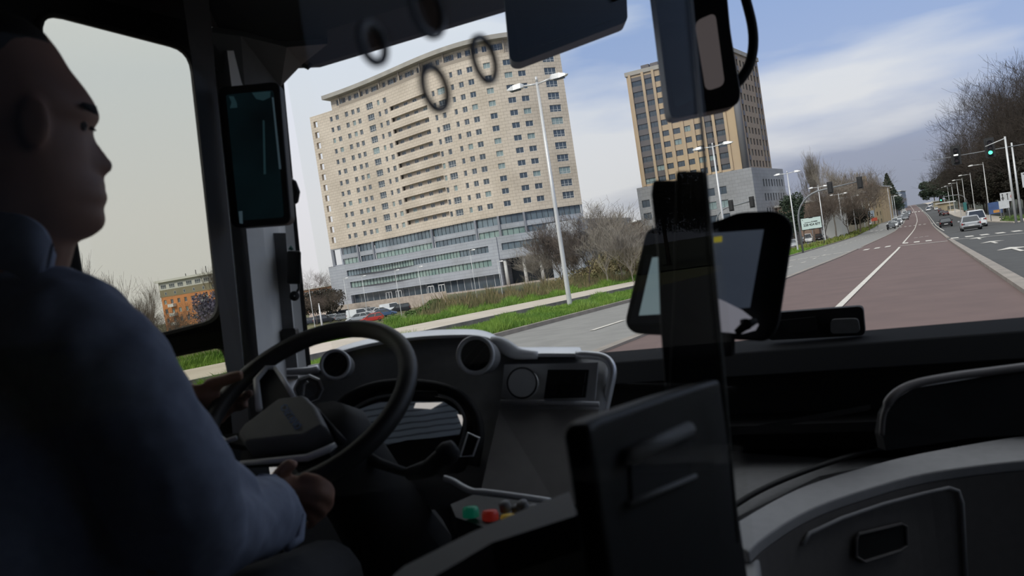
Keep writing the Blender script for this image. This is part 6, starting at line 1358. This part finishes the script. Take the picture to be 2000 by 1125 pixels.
# left hand on the far side of the rim
dL = (Wp(452, 775)-CAM).dot(cf)
def LH(x, y, k=0): return P(x, y, dL+k)
lh = MB(); lh.loft([[LH(345, 750, -.02), LH(350, 780, -.03), LH(372, 810, -.01), LH(360, 770, .01)], [LH(395, 748, -.02), LH(400, 775, -.03), LH(415, 815, -.01), LH(408, 780, .015)], [LH(428, 748, -.012), LH(432, 772, -.018), LH(432, 812, 0), LH(430, 785, .02)]])
finger(lh, [LH(405, 752, -.012), LH(440, 742, -.018), LH(462, 735, -.02), LH(474, 734, -.02)], .0125)
for (a, b, c_, r) in (((424, 762), (462, 775), (490, 768), .0105), ((426, 780), (460, 795), (480, 790), .0105), ((424, 795), (440, 808), (450, 798), .010), ((418, 808), (430, 822), (436, 814), .009)):
    finger(lh, [LH(*a, .01), LH(*b, .045), LH(*c_, .03)], r)
lh.tube([P(250, 865, 1.03), P(310, 805, 1.10), LH(350, 775, -.01)], [.034, .034, .028], 12)
k0 = len(bd.v); bd.v += lh.v; bd.f += [tuple(k0+j for j in f) for f in lh.f]
bd.tube([P(-120, 700, 1.12), P(-20, 900, 1.07), P(250, 870, 1.03)], [.036, .036, .034], 12).tube([P(0, 640, .92), P(-120, 700, 1.12)], [.05, .04], 12)
bd.tube([(-.92, .42, 1.66), (-.93, .40, 1.4), (-.93, .40, 1.05)], [.06, .10, .12], 16)
o = part(bd, 'body', M_skin, e); r = o.modifiers.new('r', 'REMESH'); r.mode = 'VOXEL'; r.voxel_size = .0042; r.use_smooth_shade = True; r = o.modifiers.new('s', 'SMOOTH'); r.iterations = 3; r.factor = .5
# eye, brow, lashes
ey = O0+hx*((166-35)*s_*.86)-hy*.032+hz*((260-244)*s_); part(MB().lathe(ey-hx*.004, -hy*.6+hx, [(.001, -.008), (.006, -.005), (.008, 0), (.006, .005), (.001, .008)], 14), 'eye', mat('eye_dark', (.10, .08, .07), .3), e, smooth=True)
for sg in (-1, 1): part(MB().tube([O0+hx*((189-35)*s_*.86)-hy*.012*sg+hz*((260-214)*s_), O0+hx*((184-35)*s_*.86)-hy*.030*sg+hz*((260-208)*s_), O0+hx*((165-35)*s_*.86)-hy*.052*sg+hz*((260-210)*s_)], [.004, .005, .003], 6), 'eyebrow', M_hair, e, smooth=True)
part(MB().tube([O0+hx*((178-35)*s_*.86)-hy*.028+hz*((260-246)*s_), O0+hx*((190-35)*s_*.86)-hy*.030+hz*((260-251)*s_)], [.003, .001], 5), 'eyelash', M_hair, e)
# hair cap (short)
hc = MB(); rings = []
for (yy, xf, xb, hw, xs) in HR[:20]:
    hl = 100 if yy < 165 else 78-(yy-165)*.25; xs2 = min(xs, hl if yy > 95 else xs)+2; cx = (xs2+xb)/2; ra = (xs2-xb)/2+2; ring = []
    for k in range(36): t = 2*PI*k/36; ring.append(O0+hx*((cx+ra*math.cos(t)-35-2)*s_*.86)+hy*((hw+.003)*math.sin(t))+hz*((262-yy)*s_))
    rings.append(ring)
part(hc.loft(rings), 'hair', M_hair, e, smooth=True)
# shirt
sh = MB(); rings = []
for (x, y, z, rx, ry) in ((-.93, .40, .98, .20, .15), (-.93, .40, 1.2, .205, .15), (-.95, .41, 1.42, .20, .145), (-.96, .43, 1.56, .19, .13), (-.945, .45, 1.65, .15, .11), (-.93, .465, 1.70, .10, .085)): rings.append([Vector((x+rx*math.cos(t*PI/12), y+ry*math.sin(t*PI/12), z)) for t in range(24)])
sh.loft(rings)
sh.tube([P(60, 900, .90), P(170, 1040, .86), P(250, 1130, .85), P(280, 1250, .85)], [.10, .09, .08, .08], 14)
cuff = P(528, 1004, 1.05)
sh.tube([P(20, 620, .88), P(80, 622, .84), P(141, 655, .80), P(224, 746, .79), P(292, 861, .80), P(335, 960, .81), P(375, 1040, .84), P(440, 1035, .93), P(490, 1018, 1.0), cuff], [.06, .066, .067, .066, .066, .066, .064, .056, .053, .050], 18)
sh.tube([P(290, 840, .80), P(362, 930, .86), P(430, 980, .94)], [.05, .05, .05], 14)
sh.tube([P(0, 560, .93), P(-130, 680, 1.14), P(-20, 900, 1.07), P(250, 880, 1.03), P(300, 815, 1.08)], [.08, .07, .06, .05, .045], 14)
o = part(sh, 'shirt', M_shirt, e); r = o.modifiers.new('r', 'REMESH'); r.mode = 'VOXEL'; r.voxel_size = .007; r.use_smooth_shade = True; r = o.modifiers.new('s', 'SMOOTH'); r.iterations = 8; r.factor = .6
tx = bpy.data.textures.new('folds', 'CLOUDS'); tx.noise_scale = .09; dm = o.modifiers.new('d', 'DISPLACE'); dm.texture = tx; dm.strength = .022; dm.texture_coords = 'LOCAL'
part(MB().tube([P(x, y, d) for x, y, d in ((508, 934, 1.06), (535, 934, 1.08), (568, 962, 1.09), (590, 1008, 1.08), (586, 1052, 1.05), (560, 1070, 1.02))], .006, 8), 'cuff', M_shirt, e, smooth=True)
cl = smooth_pts([P(-60, 432, .80), P(0, 436, .79), P(50, 446, .785), P(86, 474, .79), (P(104, 520, .81))], 4); mb = MB().loft([[p+cu*.012, p+cu*.012+cf*.006, p-cu*.045+cf*.004-cr*.01, p-cu*.045-cf*.012-cr*.01] for p in cl]); part(mb, 'collar', M_shirt, e, smooth=True)
part(MB().tube([(-.84, .45, 1.05), P(470, 1230, 1.0), P(640, 1135, 1.22)], [.10, .09, .065], 14).tube([(-1.0, .45, 1.05), P(300, 1190, 1.25), P(520, 1120, 1.4)], [.10, .09, .07], 14), 'trousers', M_trou, e, smooth=True)
e = empty('driver_seat', (-.93, .2, .35), 'black driver\'s seat behind the blue-shirted driver', 'seat')
MB().add([], [])
part(MB().bx(-1.18, -.68, .12, .26, .95, 1.62), 'backrest', M_blk2, e, bevel=.05); part(MB().bx(-1.18, -.68, .2, .70, .82, .96), 'seat_cushion', M_blk2, e, bevel=.04); part(MB().bx(-1.1, -.76, .3, .6, .32, .84), 'pedestal', M_blk, e)
